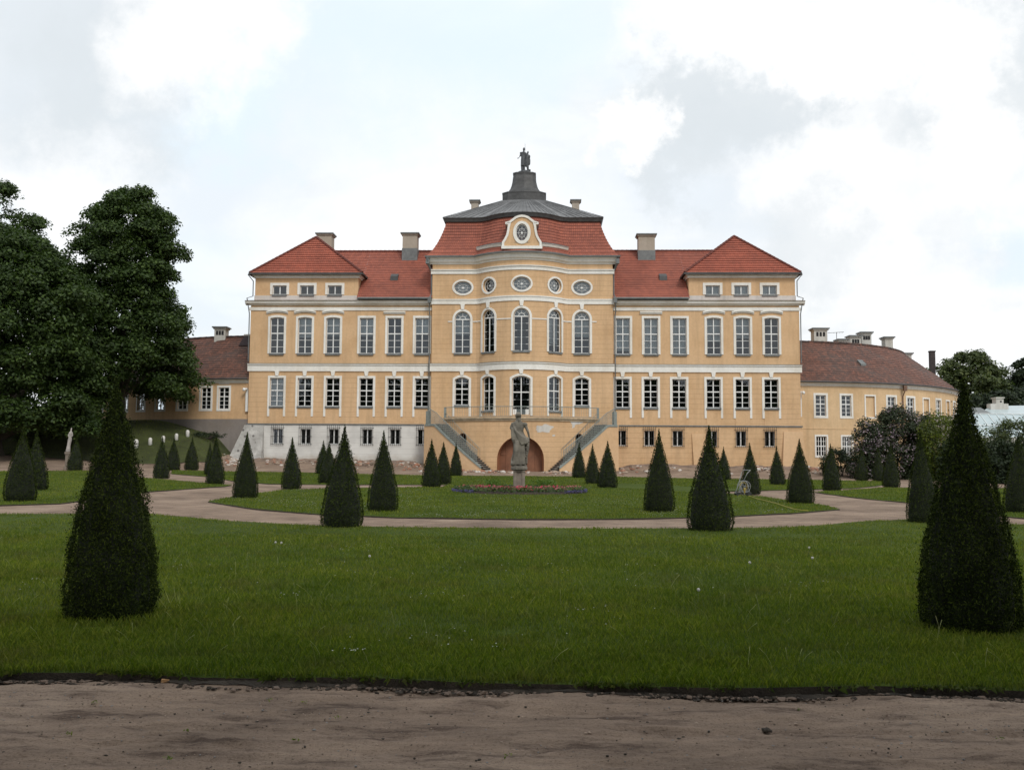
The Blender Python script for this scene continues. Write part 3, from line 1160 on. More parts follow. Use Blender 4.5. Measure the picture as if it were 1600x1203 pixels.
def window(mp, parent, o, surround=.2, legs=0, key=None, hood=None, hoodz=0, bars=(2, 3), trans=.52, sill=True, curtain=False, door=False,
           fr_d=-.16, smat='white', sd=.055, frw=.07, name='window', sillw=0.03):
    """one window: surround mesh with frame, pane, sill, keystone, hood and curtain below it"""
    mb = MB()
    pts, closed = outline(o, legs)
    sweep_outline(mb, mp, pts, surround, 0.0, sd, closed)
    w = mb.build(name, M[smat], parent)
    s0, s1, zb, zt = o['s'] - o['w'] / 2, o['s'] + o['w'] / 2, o['zb'], o['zt']
    # joinery
    fb = MB()
    pin, cl = outline(o)
    if cl:
        c = Vector((o['s'], (zb + zt) / 2))
        inner = [tuple(c + (Vector(p) - c) * (1 - 2 * frw / o['w'])) for p in pin]
        sweep_outline(fb, mp, inner, frw, fr_d - .06, fr_d, True)
        mid = [tuple(c + (Vector(p) - c) * .5) for p in pin]
        sweep_outline(fb, mp, mid, .022, fr_d - .05, fr_d - .005, True)
        fb2 = .02
        for k in range(8):
            a = math.pi * k / 4
            e = Vector((math.cos(a) * o['w'] / 2, math.sin(a) * (zt - zb) / 2))
            p, q = c + e * (.22 if k % 2 else 0), c + e * .96
            n_ = Vector((-(q - p).y, (q - p).x)).normalized() * (fb2 / 2)
            fb.quad(mp(*(p - n_), fr_d - .01), mp(*(q - n_), fr_d - .01), mp(*(q + n_), fr_d - .01), mp(*(p + n_), fr_d - .01))
        mid = [tuple(c + (Vector(p) - c) * .14) for p in pin]
        fb.poly([mp(*p, fr_d) for p in mid])
    else:
        hb = o['w'] / 2
        spring = zt - (hb if o['k'] == 'round' else (o.get('rise', 0) if o['k'] == 'seg' else 0))
        mbox(fb, mp, s0, s0 + frw, zb, spring, fr_d - .06, fr_d)
        mbox(fb, mp, s1 - frw, s1, zb, spring, fr_d - .06, fr_d)
        mbox(fb, mp, s0 + frw, s1 - frw, zb, zb + frw * (1 if not door else 7), fr_d - .06, fr_d + .002)
        top_in = spring if o['k'] == 'round' else zt - o.get('rise', 0) * .5
        mbox(fb, mp, o['s'] - .045, o['s'] + .045, zb, top_in, fr_d - .05, fr_d + .012)
        zt2 = zb + (zt - zb) * trans if o['k'] != 'round' else spring
        if trans or o['k'] == 'round':
            mbox(fb, mp, s0 + frw, s1 - frw, zt2 - .05, zt2 + .05, fr_d - .05, fr_d + .02)
        nb, nt_ = bars
        for k in range(1, nb):
            z = zb + (zt2 - zb) * k / nb
            mbox(fb, mp, s0 + frw, s1 - frw, z - .018, z + .018, fr_d - .04, fr_d - .01)
        if o['k'] != 'round':
            for k in range(1, nt_):
                z = zt2 + (zt - zt2) * k / nt_
                mbox(fb, mp, s0 + frw, s1 - frw, z - .018, z + .018, fr_d - .04, fr_d - .01)
            if o['k'] == 'rect':
                mbox(fb, mp, s0 + frw, s1 - frw, zt - frw, zt, fr_d - .06, fr_d)
            else:
                arc = [(s, t) for s, b, t in op_samples(o)]
                arc_in = [(o['s'] + (s - o['s']) * .93, t - frw) for s, t in arc]
                for (a, b), (c_, d_) in zip(zip(arc, arc_in), list(zip(arc, arc_in))[1:]):
                    fb.quad(mp(*b, fr_d), mp(*d_, fr_d), mp(*c_, fr_d), mp(*a, fr_d))
        else:
            cc = Vector((o['s'], spring))
            half = [(s, t) for s, b, t in op_samples(o)]
            inner = [tuple(cc + (Vector(p) - cc) * (1 - frw / hb)) for p in half]
            sweep_outline(fb, mp, inner, frw, fr_d - .06, fr_d)
            mid = [tuple(cc + (Vector(p) - cc) * .36) for p in half]
            sweep_outline(fb, mp, mid, .05, fr_d - .05, fr_d)
            for k in (1, 2, 3):
                a = math.pi * k / 4
                e = Vector((math.cos(a), math.sin(a))) * hb
                p, q = cc + e * .4, cc + e * .95
                n_ = Vector((-(q - p).y, (q - p).x)).normalized() * .018
                fb.quad(mp(*(p - n_), fr_d - .01), mp(*(q - n_), fr_d - .01), mp(*(q + n_), fr_d - .01), mp(*(p + n_), fr_d - .01))
    fb.build('frame', M['joinery'], w)
    gb = MB()
    S = op_samples(o)
    for (a, ab, at), (b, bb, bt) in zip(S, S[1:]):
        gb.quad(mp(a, ab, fr_d - .035), mp(b, bb, fr_d - .035), mp(b, bt, fr_d - .035), mp(a, at, fr_d - .035))
    gb.build('pane', M['glass'], w)
    if curtain:
        cbm = MB()
        cz0 = zb + (zt - zb) * (0 if curtain is True else curtain)
        for (a, ab, at), (b, bb, bt) in zip(S, S[1:]):
            n_ = 3 if o['k'] == 'rect' else 1
            for i in range(n_):
                p, q = a + (b - a) * i / n_, a + (b - a) * (i + 1) / n_
                if max(at, bt) > cz0:
                    cbm.quad(mp(p, max(ab, cz0), fr_d - .18 - .03 * (i % 2)), mp(q, max(bb, cz0), fr_d - .18 - .03 * ((i + 1) % 2)),
                             mp(q, max(bt, cz0), fr_d - .18 - .03 * ((i + 1) % 2)), mp(p, max(at, cz0), fr_d - .18 - .03 * (i % 2)))
        cbm.build('curtain', M['curtain'], w)
    if sill:
        sb_ = MB()
        mbox(sb_, mp, s0 - sillw, s1 + sillw, zb - .16, zb, fr_d, sd + .09)
        sb_.build('sill', M['gutter'], w)
    if key:
        kb = MB()
        kz0, kz1, kw = zt + surround * .9, key, .2
        p = [mp(o['s'] - kw * .62, kz0, 0), mp(o['s'] + kw * .62, kz0, 0), mp(o['s'] + kw, kz1, 0), mp(o['s'] - kw, kz1, 0)]
        q = [mp(o['s'] - kw * .62, kz0, .12), mp(o['s'] + kw * .62, kz0, .12), mp(o['s'] + kw, kz1, .12), mp(o['s'] - kw, kz1, .12)]
        kb.poly(q)
        for i in range(4):
            j = (i + 1) % 4
            kb.quad(p[i], p[j], q[j], q[i])
        kb.build('keystone', M['white'], w)
    if hood:
        hbm = MB()
        hw = o['w'] / 2 + surround + .16
        n_ = 10 if hood == 'arch' else 1
        prev = None
        for lv, (dz, dd) in enumerate(((0, .10), (.12, .2))):
            for i in range(n_):
                def zz(t):
                    return hoodz + dz + (.15 * (1 - (2 * t - 1) ** 2) if hood == 'arch' else 0)
                a, b = i / n_, (i + 1) / n_
                sa, sb2 = o['s'] - hw + 2 * hw * a, o['s'] - hw + 2 * hw * b
                A = [mp(sa, zz(a), 0), mp(sb2, zz(b), 0), mp(sb2, zz(b), dd), mp(sa, zz(a), dd),
                     mp(sa, zz(a) + .12, 0), mp(sb2, zz(b) + .12, 0), mp(sb2, zz(b) + .12, dd), mp(sa, zz(a) + .12, dd)]
                hbm.hexa(A)
        hbm.build('hood_moulding', M['white'], w)
    return w


def band(mp, s0, s1, prof, mat, parent, name, curved=False, m_list=None, z_back=0.0, close_ends=True):
    """prof: list of (z, d) from bottom to top, swept along s"""
    mb = MB()
    ss = samples_s(s0, s1, curved)
    pr = [(prof[0][0], z_back)] + list(prof) + [(prof[-1][0], z_back)]
    for p, q in zip(ss, ss[1:]):
        for (za, da), (zb_, db) in zip(pr, pr[1:]):
            mb.quad(mp(p, za, da), mp(q, za, da), mp(q, zb_, db), mp(p, zb_, db))
    if close_ends:
        mb.poly([mp(s0, z, d) for z, d in pr])
        mb.poly([mp(s1, z, d) for z, d in reversed(pr)])
    return mb.build(name, M[mat], parent)


Z = {k: zrow(v) for k, v in dict(
    base=736, plinth=664.3, gf_sill=636, gf_top=591.5, gf_surr=588, legs=652, band0=581, band1=569.5, uf_sill=553, uf_top=497,
    arch0=485.5, arch1=480.5, corn0=477.5, corn1=471, attic0=470, attw=459, at_sill=459.5, at_top=445, ateave0=433.5, ateave1=427.5,
    bs_sill=695.5, bs_top=671.5).items()}
UW = ucol(431)               # half width of the palace
GLEG = Z['gf_sill'] - Z['legs']
WMAP = flat_map(0.0)
GF_OFF = {-1: (385.5, 341.3, 297, 244.3, 200.5, 157), 1: (156.8, 200.8, 244.8, 298.5, 343.4, 388.5)}
SYM = (386.5, 342.3, 297.6, 244.6, 200.6, 157.0)
BS_OFF = {-1: (386, 343, 298.5, 246.5, 203, 159.5), 1: (156.5, 199.7, 244, 302, 345, 390)}

wing_wall = {-1: [], 1: []}
for sg in (-1, 1):
    ops_g = [dict(s=sg * ucol(a, 612), w=1.28, zb=Z['gf_sill'], zt=Z['gf_top'], k='rect') for a in SYM]
    ops_u = [dict(s=sg * ucol(a, 524), w=1.30, zb=Z['uf_sill'], zt=Z['uf_top'] + (.05 if i < 3 else 0), k='seg' if i < 3 else 'rect', rise=.09) for i, a in enumerate(SYM)]
    ops_b = [dict(s=sg * ucol(a - 2, 684), w=.92, zb=Z['bs_sill'], zt=Z['bs_top'], k='rect') for a in SYM]
    lo, hi = (-UW, -CW) if sg < 0 else (CW, UW)
    mb = MB()
    wall_piece(mb, WMAP, lo, hi, Z['plinth'], Z['band0'] + .05, ops_g, .25, False, 0)
    wall_piece(mb, WMAP, lo, hi, Z['band0'] + .05, Z['corn0'] + .3, ops_u, .25, False, 1)
    # panel recess line under each ground floor window is real: apron boards set back are skipped, aprons stand 2 cm proud
    for o in ops_g:
        mbox(mb, WMAP, o['s'] - .66, o['s'] + .66, Z['plinth'] + .02, o['zb'] - .18, 0, .035, 1)
    # end and back walls
    mb.quad((sg * UW, 0, 0), (sg * UW, 13, 0), (sg * UW, 13, Z['corn0'] + .3), (sg * UW, 0, Z['corn0'] + .3), 1)
    mb.quad((lo, 13, 0), (hi, 13, 0), (hi, 13, Z['corn0'] + .3), (lo, 13, Z['corn0'] + .3), 1)
    mb.build('wall', [M['peach'], M['peach_plain']], palace)
    mb = MB()
    pm = flat_map(.06)
    wall_piece(mb, pm, lo - (.06 if sg < 0 else 0), hi + (.06 if sg > 0 else 0), .2, Z['plinth'] - .06, ops_b, .3)
    mb.quad((sg * (UW + .06), -.06, 0), (sg * (UW + .06), 13, 0), (sg * (UW + .06), 13, Z['plinth'] - .06), (sg * (UW + .06), -.06, Z['plinth'] - .06))
    mb.build('plinth_wall', M['plaster'] if sg < 0 else M['peach'], palace, label='flaking white plaster basement wall' if sg < 0 else 'peach basement wall')
    band(WMAP, lo - .12 * (sg < 0), hi + .12 * (sg > 0), [(Z['plinth'] - .06, .13), (Z['plinth'] + .06, .13)], 'gutter', palace, 'plinth_ledge')
    sc_ = band(WMAP, lo - .14 * (sg < 0), hi + .14 * (sg > 0), [(Z['band0'], .10), (Z['band1'] - .12, .10), (Z['band1'] - .12, .18), (Z['band1'], .2)], 'white', palace, 'string_course')
    band(WMAP, lo - .2 * (sg < 0), hi + .2 * (sg > 0), [(Z['band1'], .22), (Z['band1'] + .04, .22)], 'gutter', sc_, 'flashing')
    band(WMAP, lo - .12 * (sg < 0), hi + .12 * (sg > 0), [(Z['arch0'], .08), (Z['arch1'], .1)], 'white', palace, 'architrave_band')
    cn = band(WMAP, lo - .45 * (sg < 0), hi + .45 * (sg > 0), [(Z['corn0'], .10), (Z['corn0'] + .1, .2), (Z['corn0'] + .16, .38), (Z['corn1'] - .06, .42), (Z['corn1'], .52)], 'white', palace, 'cornice')
    ub = UW - ucol(171.5, 450)    # inner side of the pavilion attic
    # basement windows with iron cages
    for i, o in enumerate(ops_b):
        w = window(pm, palace, o, .04, 0, trans=0, bars=(2, 1), sill=False, fr_d=-.2, smat='plaster' if sg < 0 else 'peach', sd=.01, frw=.06, name='basement_window')
        gb = MB()
        for k in range(7):
            s = o['s'] - .55 + 1.1 * k / 6
            gb.tube([pm(s, o['zb'] - .12, .16), pm(s, o['zt'] + .34, .16)], .016, 4)
        for z in (o['zb'] - .02, (o['zb'] + o['zt']) / 2, o['zt'] + .1):
            gb.tube([pm(o['s'] - .6, z, 0), pm(o['s'] - .6, z, .16), pm(o['s'] + .6, z, .16), pm(o['s'] + .6, z, 0)], .02, 4)
        gb.build('iron_grille', M['iron'], w)
    for i, o in enumerate(ops_g):
        window(WMAP, palace, o, .20, -GLEG * -1 if False else abs(GLEG), key=Z['band0'], bars=(3, 2), trans=.56,
               curtain=(.0 if False else (True if (sg < 0 and i == 0) else False)))
    cur = {-1: (False, .45, .5, .5, False, .55), 1: (True, True, True, .3, .5, False)}[sg]
    cur = cur if sg < 0 else (False, .45, .35, True, True, .1)
    for i, o in enumerate(ops_u):
        window(WMAP, palace, o, .20, .02, hood='arch' if i < 3 else ('flat' if i == 4 else None), hoodz=Z['uf_top'] + (.36 if i < 3 else .36),
               bars=(3, 2), trans=.56, curtain=cur[i])
    # attic storey of the pavilion
    am = flat_map(-.35)
    a_out, a_in = sg * (UW - .25), sg * (UW - ucol(171, 450) + .15)
    alo, ahi = min(a_out, a_in), max(a_out, a_in)
    ops_a = [dict(s=sg * ucol(a, 452, 88.4), w=1.32, zb=Z['at_sill'], zt=Z['at_top'], k='rect') for a in (382.5, 339, 295)]
    mb = MB()
    wall_piece(mb, am, alo, ahi, Z['corn1'] - .1, Z['ateave1'] - .1, ops_a, .22)
    for e in (alo, ahi):
        mb.quad((e, .35, Z['corn1'] - 1), (e, 12.6, Z['corn1'] - 1), (e, 12.6, Z['ateave1'] - .1), (e, .35, Z['ateave1'] - .1))
    mb.build('attic_wall', M['peach_plain'], palace)
    mb = MB()
    zA = Z['attic0'] + .02
    for a, b in ((alo - .05, ahi + .05),):
        mbox(mb, am, a, b, zA, Z['attw'] - .12, 0, .05)
    mb.box(alo - .05, alo, .35, 12, zA, Z['attw'] - .12)
    mb.box(ahi, ahi + .05, .35, 12, zA, Z['attw'] - .12)
    mb.build('attic_base', M['white_dirty'], palace)
    # narrow tiled offset on top of the cornice
    mb = MB()
    mb.quad((alo - .7 if sg < 0 else alo, -.55, Z['corn1'] + .03), (ahi + .7 if sg > 0 else ahi, -.55, Z['corn1'] + .03),
            (ahi + .7 if sg > 0 else ahi, .33, Z['corn1'] + .16), (alo - .7 if sg < 0 else alo, .33, Z['corn1'] + .16), 0, [(0, 0), (10, 0), (10, 1), (0, 1)])
    mb.build('cornice_tiles', M['tile'], palace)
    mb = MB()
    z0, z1 = Z['ateave0'], Z['ateave1']
    for k, (q0, q1, e) in enumerate(((z0, z0 + .18, .12), (z0 + .18, z1 - .02, .26))):
        mb.box(alo - e, ahi + e, .35 - e, 12.6 + e, q0, q1)
    mb.build('attic_cornice', M['white'], palace)
    for i, o in enumerate(ops_a):
        window(am, palace, o, .24, .0, bars=(3, 1), trans=0, curtain=(.0 if sg > 0 else False) or (sg > 0), fr_d=-.12)


# ---- tiled roof slopes
def slope(mb, e0, e1, r1, r0, course=.33, m=0, lift=.035):
    """e0,e1 eave corners, r1,r0 ridge corners; overlapping courses with real steps"""
    e0, e1, r0, r1 = map(Vector, (e0, e1, r0, r1))
    L = ((r0 + r1) / 2 - (e0 + e1) / 2).length
    n = max(1, int(round(L / course)))
    nrm = (e1 - e0).cross((r0 + r1) / 2 - (e0 + e1) / 2).normalized()
    if nrm.z < 0:
        nrm = -nrm
    ax = (e1 - e0).normalized()
    for k in range(n):
        t0, t1 = k / n, (k + 1) / n + .0
        a, b = e0.lerp(r0, t0), e1.lerp(r1, t0)
        c, d = e1.lerp(r1, t1), e0.lerp(r0, t1)
        up = nrm * lift
        uva = [((p - e0).dot(ax), t * L) for p, t in ((a, t0), (b, t0), (c, t1), (d, t1))]
        mb.quad(a + up, b + up, c, d, m, uva)
        mb.quad(a, b, b + up, a + up, m, uva)


def ridge_caps(mb, a, b, r=.13, step=.42, m=0):
    a, b = Vector(a), Vector(b)
    n = max(1, int((b - a).length / step))
    d = (b - a) / n
    for k in range(n):
        mb.tube([a + d * k, a + d * (k + 1.08)], [r * 1.12, r * .92], 6, m)


ZME = zrow(467.5)            # eave of the wings between the blocks
RY, RZ = 6.3, zrow(393, PD + 6.3)
roofs = {}
for sg in (-1, 1):
    mb = MB()
    xo = sg * (UW - ucol(171, 450) + .1)
    xi = sg * (CW + .01)
    a, b = (xo, xi) if sg < 0 else (xi, xo)
    slope(mb, (a, -.62, ZME), (b, -.62, ZME), (b, RY, RZ), (a, RY, RZ))
    slope(mb, (b, 13.4, ZME), (a, 13.4, ZME), (a, RY, RZ), (b, RY, RZ), 1.0)
    ridge_caps(mb, (a, RY, RZ + .03), (b, RY, RZ + .03))
    # the ridge part runs on under the pavilion roof, meeting it in a valley
    xe_, yv = sg * (UW - ucol(86, 450)), 2.1
    zv = ZME + (RZ - ZME) * (yv + .62) / (RY + .62)
    xi_ = sg * (UW - ucol(171, 450) + .1)
    a2, b2 = (xe_, xi_) if sg < 0 else (xi_, xe_)
    slope(mb, (a2, yv, zv), (b2, yv, zv), (b2, RY, RZ), (a2, RY, RZ))
    ridge_caps(mb, (a2, RY, RZ + .03), (b2, RY, RZ + .03))
    rf = mb.build('wing_roof', M['tile'], palace)
    roofs[sg] = rf
    mb = MB()
    gi, go = sg * (CW + .02), sg * (UW - ucol(171, 450))
    g0, g1 = min(gi, go), max(gi, go)
    mb.tube([(g0, -.70, ZME - .02), (g1, -.70, ZME - .02)], .1, 6)
    mb.box(g0, g1, -.6, -.3, ZME - .16, ZME - .03)
    mb.build('gutter', M['gutter'], palace)
    # pavilion roof with hipped front
    o_, i_ = sg * (UW + .18), sg * (UW - ucol(173, 430) - .15)
    lo, hi = min(o_, i_), max(o_, i_)
    ze = Z['ateave1'] + .04
    zt = zrow(370.5, PD + 3.6)
    cx = (lo + hi) / 2
    f, bk = -.12, 13.0
    mb = MB()
    A, B, C, D = (lo, f, ze), (hi, f, ze), (hi, bk, ze), (lo, bk, ze)
    P, Q = (cx, 3.6, zt), (cx, 9.6, zt)
    slope(mb, A, B, P, P, .36, 0, .07)
    slope(mb, B, C, Q, P, .36)
    slope(mb, C, D, Q, Q, .8)
    slope(mb, D, A, P, Q, .36)
    for e in (A, B):
        ridge_caps(mb, Vector(e) + Vector((0, 0, .05)), Vector(P) + Vector((0, 0, .05)), .13)
    ridge_caps(mb, P, Q, .13)
    mb.build('pavilion_roof', M['tile_p'], palace)
    mb = MB()
    mb.box(lo - .05, hi + .05, f - .12, f, ze - .14, ze + .02)
    mb.box(lo - .12, lo, f, bk, ze - .14, ze + .02)
    mb.box(hi, hi + .12, f, bk, ze - .14, ze + .02)
    mb.build('gutter', M['copper_dark'], palace)
    # small skylight
    sx = sg * ucol(202 if sg < 0 else 218, 436, 90)
    sy = 2.1
    sz = ZME + (RZ - ZME) * (sy + .62) / (RY + .62)
    mb = MB()
    mb.hexa([(sx - .35, sy - .3, sz - .2), (sx + .35, sy - .3, sz - .2), (sx + .35, sy + .35, sz + .1), (sx - .35, sy + .35, sz + .1),
             (sx - .35, sy - .25, sz + .22), (sx + .35, sy - .25, sz + .22), (sx + .35, sy + .35, sz + .55), (sx - .35, sy + .35, sz + .55)])
    mb.build('skylight', M['copper_dark'], roofs[sg])


def chimney(parent, x, y, w, d, z0, z1, mat='chimney', skirt=True, name='chimney', holes=0):
    mb = MB()
    mb.box(x - w / 2, x + w / 2, y - d / 2, y + d / 2, z0, z1 - .25, 0)
    mb.box(x - w / 2 - .1, x + w / 2 + .1, y - d / 2 - .1, y + d / 2 + .1, z1 - .25, z1 - .12, 0)
    mb.box(x - w / 2 - .2, x + w / 2 + .2, y - d / 2 - .2, y + d / 2 + .2, z1 - .12, z1, 1)
    if skirt:
        mb.box(x - w / 2 - .04, x + w / 2 + .04, y - d / 2 - .04, y + d / 2 + .04, z0, skirt, 1)
    for k in range(holes):
        hx = x - w / 2 + w * (k + 1) / (holes + 1)
        mb.box(hx - .11, hx + .11, y - d / 2 - .012, y - d / 2 + .02, z1 - .85, z1 - .42, 2)
    return mb.build(name, [M[mat], M['gutter'], M['dark']], parent)


chimney(roofs[-1], -ucol(314, 380, 95.2), 7.6, 1.45, 1.3, RZ - 2, zrow(362, 94.6), skirt=None)
chimney(roofs[-1], -ucol(178, 383, 93.4), 5.5, 1.45, 1.2, RZ - 3, zrow(363.5, 93), skirt=zrow(388, 93))
chimney(roofs[1], ucol(190, 383, 93.4), 5.5, 1.6, 1.2, RZ - 3, zrow(366, 93), skirt=zrow(392, 93))

# ---- central block
cops = []
SB = BR * math.asin(ucol(52.5, 520, 86.7) / BR)
SF = S2 + (ucol(93, 520) - UF)
zc = dict(ov=zrow(450.3), band0=zrow(476.5), band1=zrow(468.5), bst0=zrow(429.5), bst1=zrow(422.5), eave=zrow(404))
for s, w, ov_h in ((-SF, 1.66, .59), (-SB, 1.44, .64), (0, 1.66, .62), (SB, 1.44, .64), (SF, 1.66, .59)):
    cops.append(dict(s=s, w=w, zb=zc['ov'] - ov_h, zt=zc['ov'] + ov_h, k='oval'))
uops = [dict(s=s, w=1.46, zb=Z['uf_sill'] + .02, zt=zrow(487.5), k='round') for s in (-SF, -SB, 0, SB, SF)]
gops = []
for s in (-SF, -SB, 0, SB, SF):
    if abs(s) > 4:
        gops.append(dict(s=s, w=1.30, zb=zrow(633.5), zt=zrow(590), k='seg', rise=.22))
    elif abs(s) > 1:
        gops.append(dict(s=s, w=1.40, zb=zrow(643), zt=zrow(590), k='seg', rise=.22))
    else:
        gops.append(dict(s=s, w=1.64, zb=zrow(649.5), zt=zrow(590.5), k='seg', rise=.26))
mb = MB()
wall_piece(mb, centre_map, -SMAX, SMAX, .2, Z['band0'], gops, .3, True, 0)
wall_piece(mb, centre_map, -SMAX, SMAX, Z['band0'], zc['eave'] + .2, uops + cops, .3, True, 0)
for sg in (-1, 1):
    x = sg * CW
    mb.quad((x, -COUT, 0), (x, 14, 0), (x, 14, zc['eave'] + .2), (x, -COUT, zc['eave'] + .2))
mb.quad((-CW, 14, 0), (CW, 14, 0), (CW, 14, zc['eave'] + .2), (-CW, 14, zc['eave'] + .2))
mb.build('wall', M['peach'], palace)
for o in cops:
    window(centre_map, palace, o, .16, fr_d=-.2, sill=False, name='oval_window', curtain=(abs(o['s']) < .1 or abs(o['s']) > 4 or o['s'] > 1))
for i, o in enumerate(uops):
    window(centre_map, palace, o, .20, .0, key=zc['band0'], bars=(5, 1), fr_d=-.2, curtain=(.45, False, .8, .2, .4)[i], name='arched_window')
for i, o in enumerate(gops):
    legs = o['zb'] - zrow(651)
    window(centre_map, palace, o, .20, max(0, legs), key=Z['band0'], bars=(3, 2), trans=.58, fr_d=-.2, door=(i == 2), sill=(i != 2),
           name='terrace_door' if i == 2 else 'window', curtain=False)
E = .14
sc_ = band(centre_map, -SMAX - E, SMAX + E, [(Z['band0'], .10), (Z['band1'] - .12, .10), (Z['band1'] - .12, .18), (Z['band1'], .2)], 'white', palace, 'string_course', True)
band(centre_map, -SMAX - .2, SMAX + .2, [(Z['band1'], .22), (Z['band1'] + .04, .22)], 'gutter', sc_, 'flashing', True)
band(centre_map, -SMAX - .12, SMAX + .12, [(zc['band0'], .08), (zc['band1'] - .12, .08), (zc['band1'] - .12, .13), (zc['band1'], .14)], 'white', palace, 'string_course', True)
band(centre_map, -SMAX - .14, SMAX + .14, [(zc['bst0'], .08), (zc['bst1'] - .1, .1), (zc['bst1'] - .1, .18), (zc['bst1'], .2)], 'white', palace, 'architrave_band', True)
zc1 = zrow(414.5)
band(centre_map, -SMAX - .42, SMAX + .42, [(zc1, .06), (zc1 + .16, .12), (zc1 + .2, .28), (zc['eave'] - .16, .36), (zc['eave'] - .1, .48), (zc['eave'], .52)], 'white', palace, 'cornice', True)
imp = zrow(503.5)
for a, b in ((-SF - 1.35, -SF - .95), (-SF + .95, -SB - .95), (-SB + .95, -.95), (.95, SB - .95), (SB + .95, SF - .95), (SF + .95, SF + 1.35)):
    band(centre_map, a, b, [(imp - .05, .05), (imp + .05, .06)], 'white', palace, 'impost_moulding', True)


def block_outline(d, n=64):
    pts = []
    for k in range(n + 1):
        s = -SMAX + 2 * SMAX * k / n
        x, y, _ = centre_map(s, 0, d)
        x = max(-(CW + d), min(CW + d, x))
        if k == 0:
            x = -(CW + d)
        if k == n:
            x = CW + d
        pts.append((x, y))
    pts += [(CW + d, 6.5), (CW + d, 13.3 + d), (0, 13.3 + d), (-(CW + d), 13.3 + d), (-(CW + d), 6.5)]
    return pts


def loft(mb, levels, m=0, step=True, lift=.04):
    """levels: (z, d) list of the closed outline; tiles stepped"""
    acc = 0
    for (z0, d0), (z1, d1) in zip(levels, levels[1:]):
        A, B = block_outline(d0 + (lift if step else 0)), block_outline(d1)
        L = math.hypot(z1 - z0, d1 - d0)
        n = len(A)
        u = 0
        for i in range(n):
            j = (i + 1) % n
            du = math.hypot(A[j][0] - A[i][0], A[j][1] - A[i][1])
            mb.quad((*A[i], z0), (*A[j], z0), (*B[j], z1), (*B[i], z1), m, [(u, acc), (u + du, acc), (u + du, acc + L), (u, acc + L)])
            if step:
                A0 = block_outline(d0)
                mb.quad((*A0[i], z0), (*A0[j], z0), (*A[j], z0), (*A[i], z0), m)
            u += du
        acc += L


zm = [(403.5, .56), (397, .24), (390, -.06), (380, -.38), (370, -.64), (360, -.86), (350, -1.05), (343.5, -1.14)]
lev = []
for (r0, d0), (r1, d1) in zip(zm, zm[1:]):
    z0, z1 = zrow(r0), zrow(r1)
    n = max(1, round((z1 - z0) / .3))
    for k in range(n):
        lev.append((z0 + (z1 - z0) * k / n, d0 + (d1 - d0) * k / n))
lev.append((zrow(zm[-1][0]), zm[-1][1]))
mb = MB()
loft(mb, lev)
mansard = mb.build('mansard_roof', M['tile'], palace)
# gutters and dark upper edge
mb = MB()
loft(mb, [(zrow(405), .50), (zrow(405), .66), (zrow(402.6), .68), (zrow(402.6), .5)], 0, False)
mb.build('gutter', M['gutter'], palace)
mb = MB()
zu = zrow(338.5)
loft(mb, [(zrow(344.5), -1.18), (zrow(344), -.95), (zrow(340), -.85), (zu, -.78), (zu + .05, -.82)], 0, False)
mb.build('roof_edge', M['copper_dark'], mansard)
# bow cornice on the mansard
zk0, zk1 = zrow(394.5), zrow(389.5)


def cn_(z, d):
    return centre_map


bowc = band(centre_map, -S1 - .35, S1 + .35, [(zk0, .0), (zk0 + .08, .22), (zk1 - .05, .30), (zk1, .34)], 'white', mansard, 'bow_cornice', True, z_back=-.3)
band(centre_map, -S1 - .38, S1 + .38, [(zk1, .36), (zk1 + .06, .32), (zk1 + .2, -.1)], 'gutter', mansard, 'flashing', True, z_back=-.4)

# grey upper roof and lantern, centred 7 m behind the front
LY = 6.6
zl0 = zrow(313.5, PD + LY - 2.2)


def sheet_roof():
    mb = MB()
    A = block_outline(-.80, 64)
    hl = ucol(34, 310, PD + LY - 2)
    B = []
    for x, y in A:
        t = max(-1, min(1, x / (CW - .8)))
        if y < 6:
            # front edge of the lantern foot, slightly bowed
            B.append((hl * max(-1, min(1, t * 1.0)), LY - 2.1 - .35 * math.cos(t * math.pi / 2)))
        else:
            B.append((hl * t, LY + (y - 6.5) / 6.4 * 2.1))
    n = len(A)
    R = 7
    for i in range(n):
        j = (i + 1) % n
        for r in range(R):
            t0, t1 = r / R, (r + 1) / R

            def P(k, t):
                a, b = A[k], B[k]
                q = t
                z = zu + .04 + (zl0 - zu) * (q * .92 + .08 * q * q)
                return (a[0] + (b[0] - a[0]) * q, a[1] + (b[1] - a[1]) * q, z)
            mb.quad(P(i, t0), P(j, t0), P(j, t1), P(i, t1))
    # standing seams
    for i in range(0, n, 2):
        a, b = A[i], B[i]
        mb.tube([(a[0], a[1], zu + .06), (b[0], b[1], zl0 + .03)], .025, 4)
    return mb.build('sheet_metal_roof', M['slate'], palace)


sheet = sheet_roof()


def ring_sq(hw, ch, z, cy=LY, dy=None):
    dy = dy or hw
    return [(-hw, cy - dy + ch, z), (-hw + ch, cy - dy, z), (0, cy - dy - ch * .35, z), (hw - ch, cy - dy, z), (hw, cy - dy + ch, z),
            (hw, cy + dy - ch, z), (hw - ch, cy + dy, z), (0, cy + dy, z), (-hw + ch, cy + dy, z), (-hw, cy + dy - ch, z)]


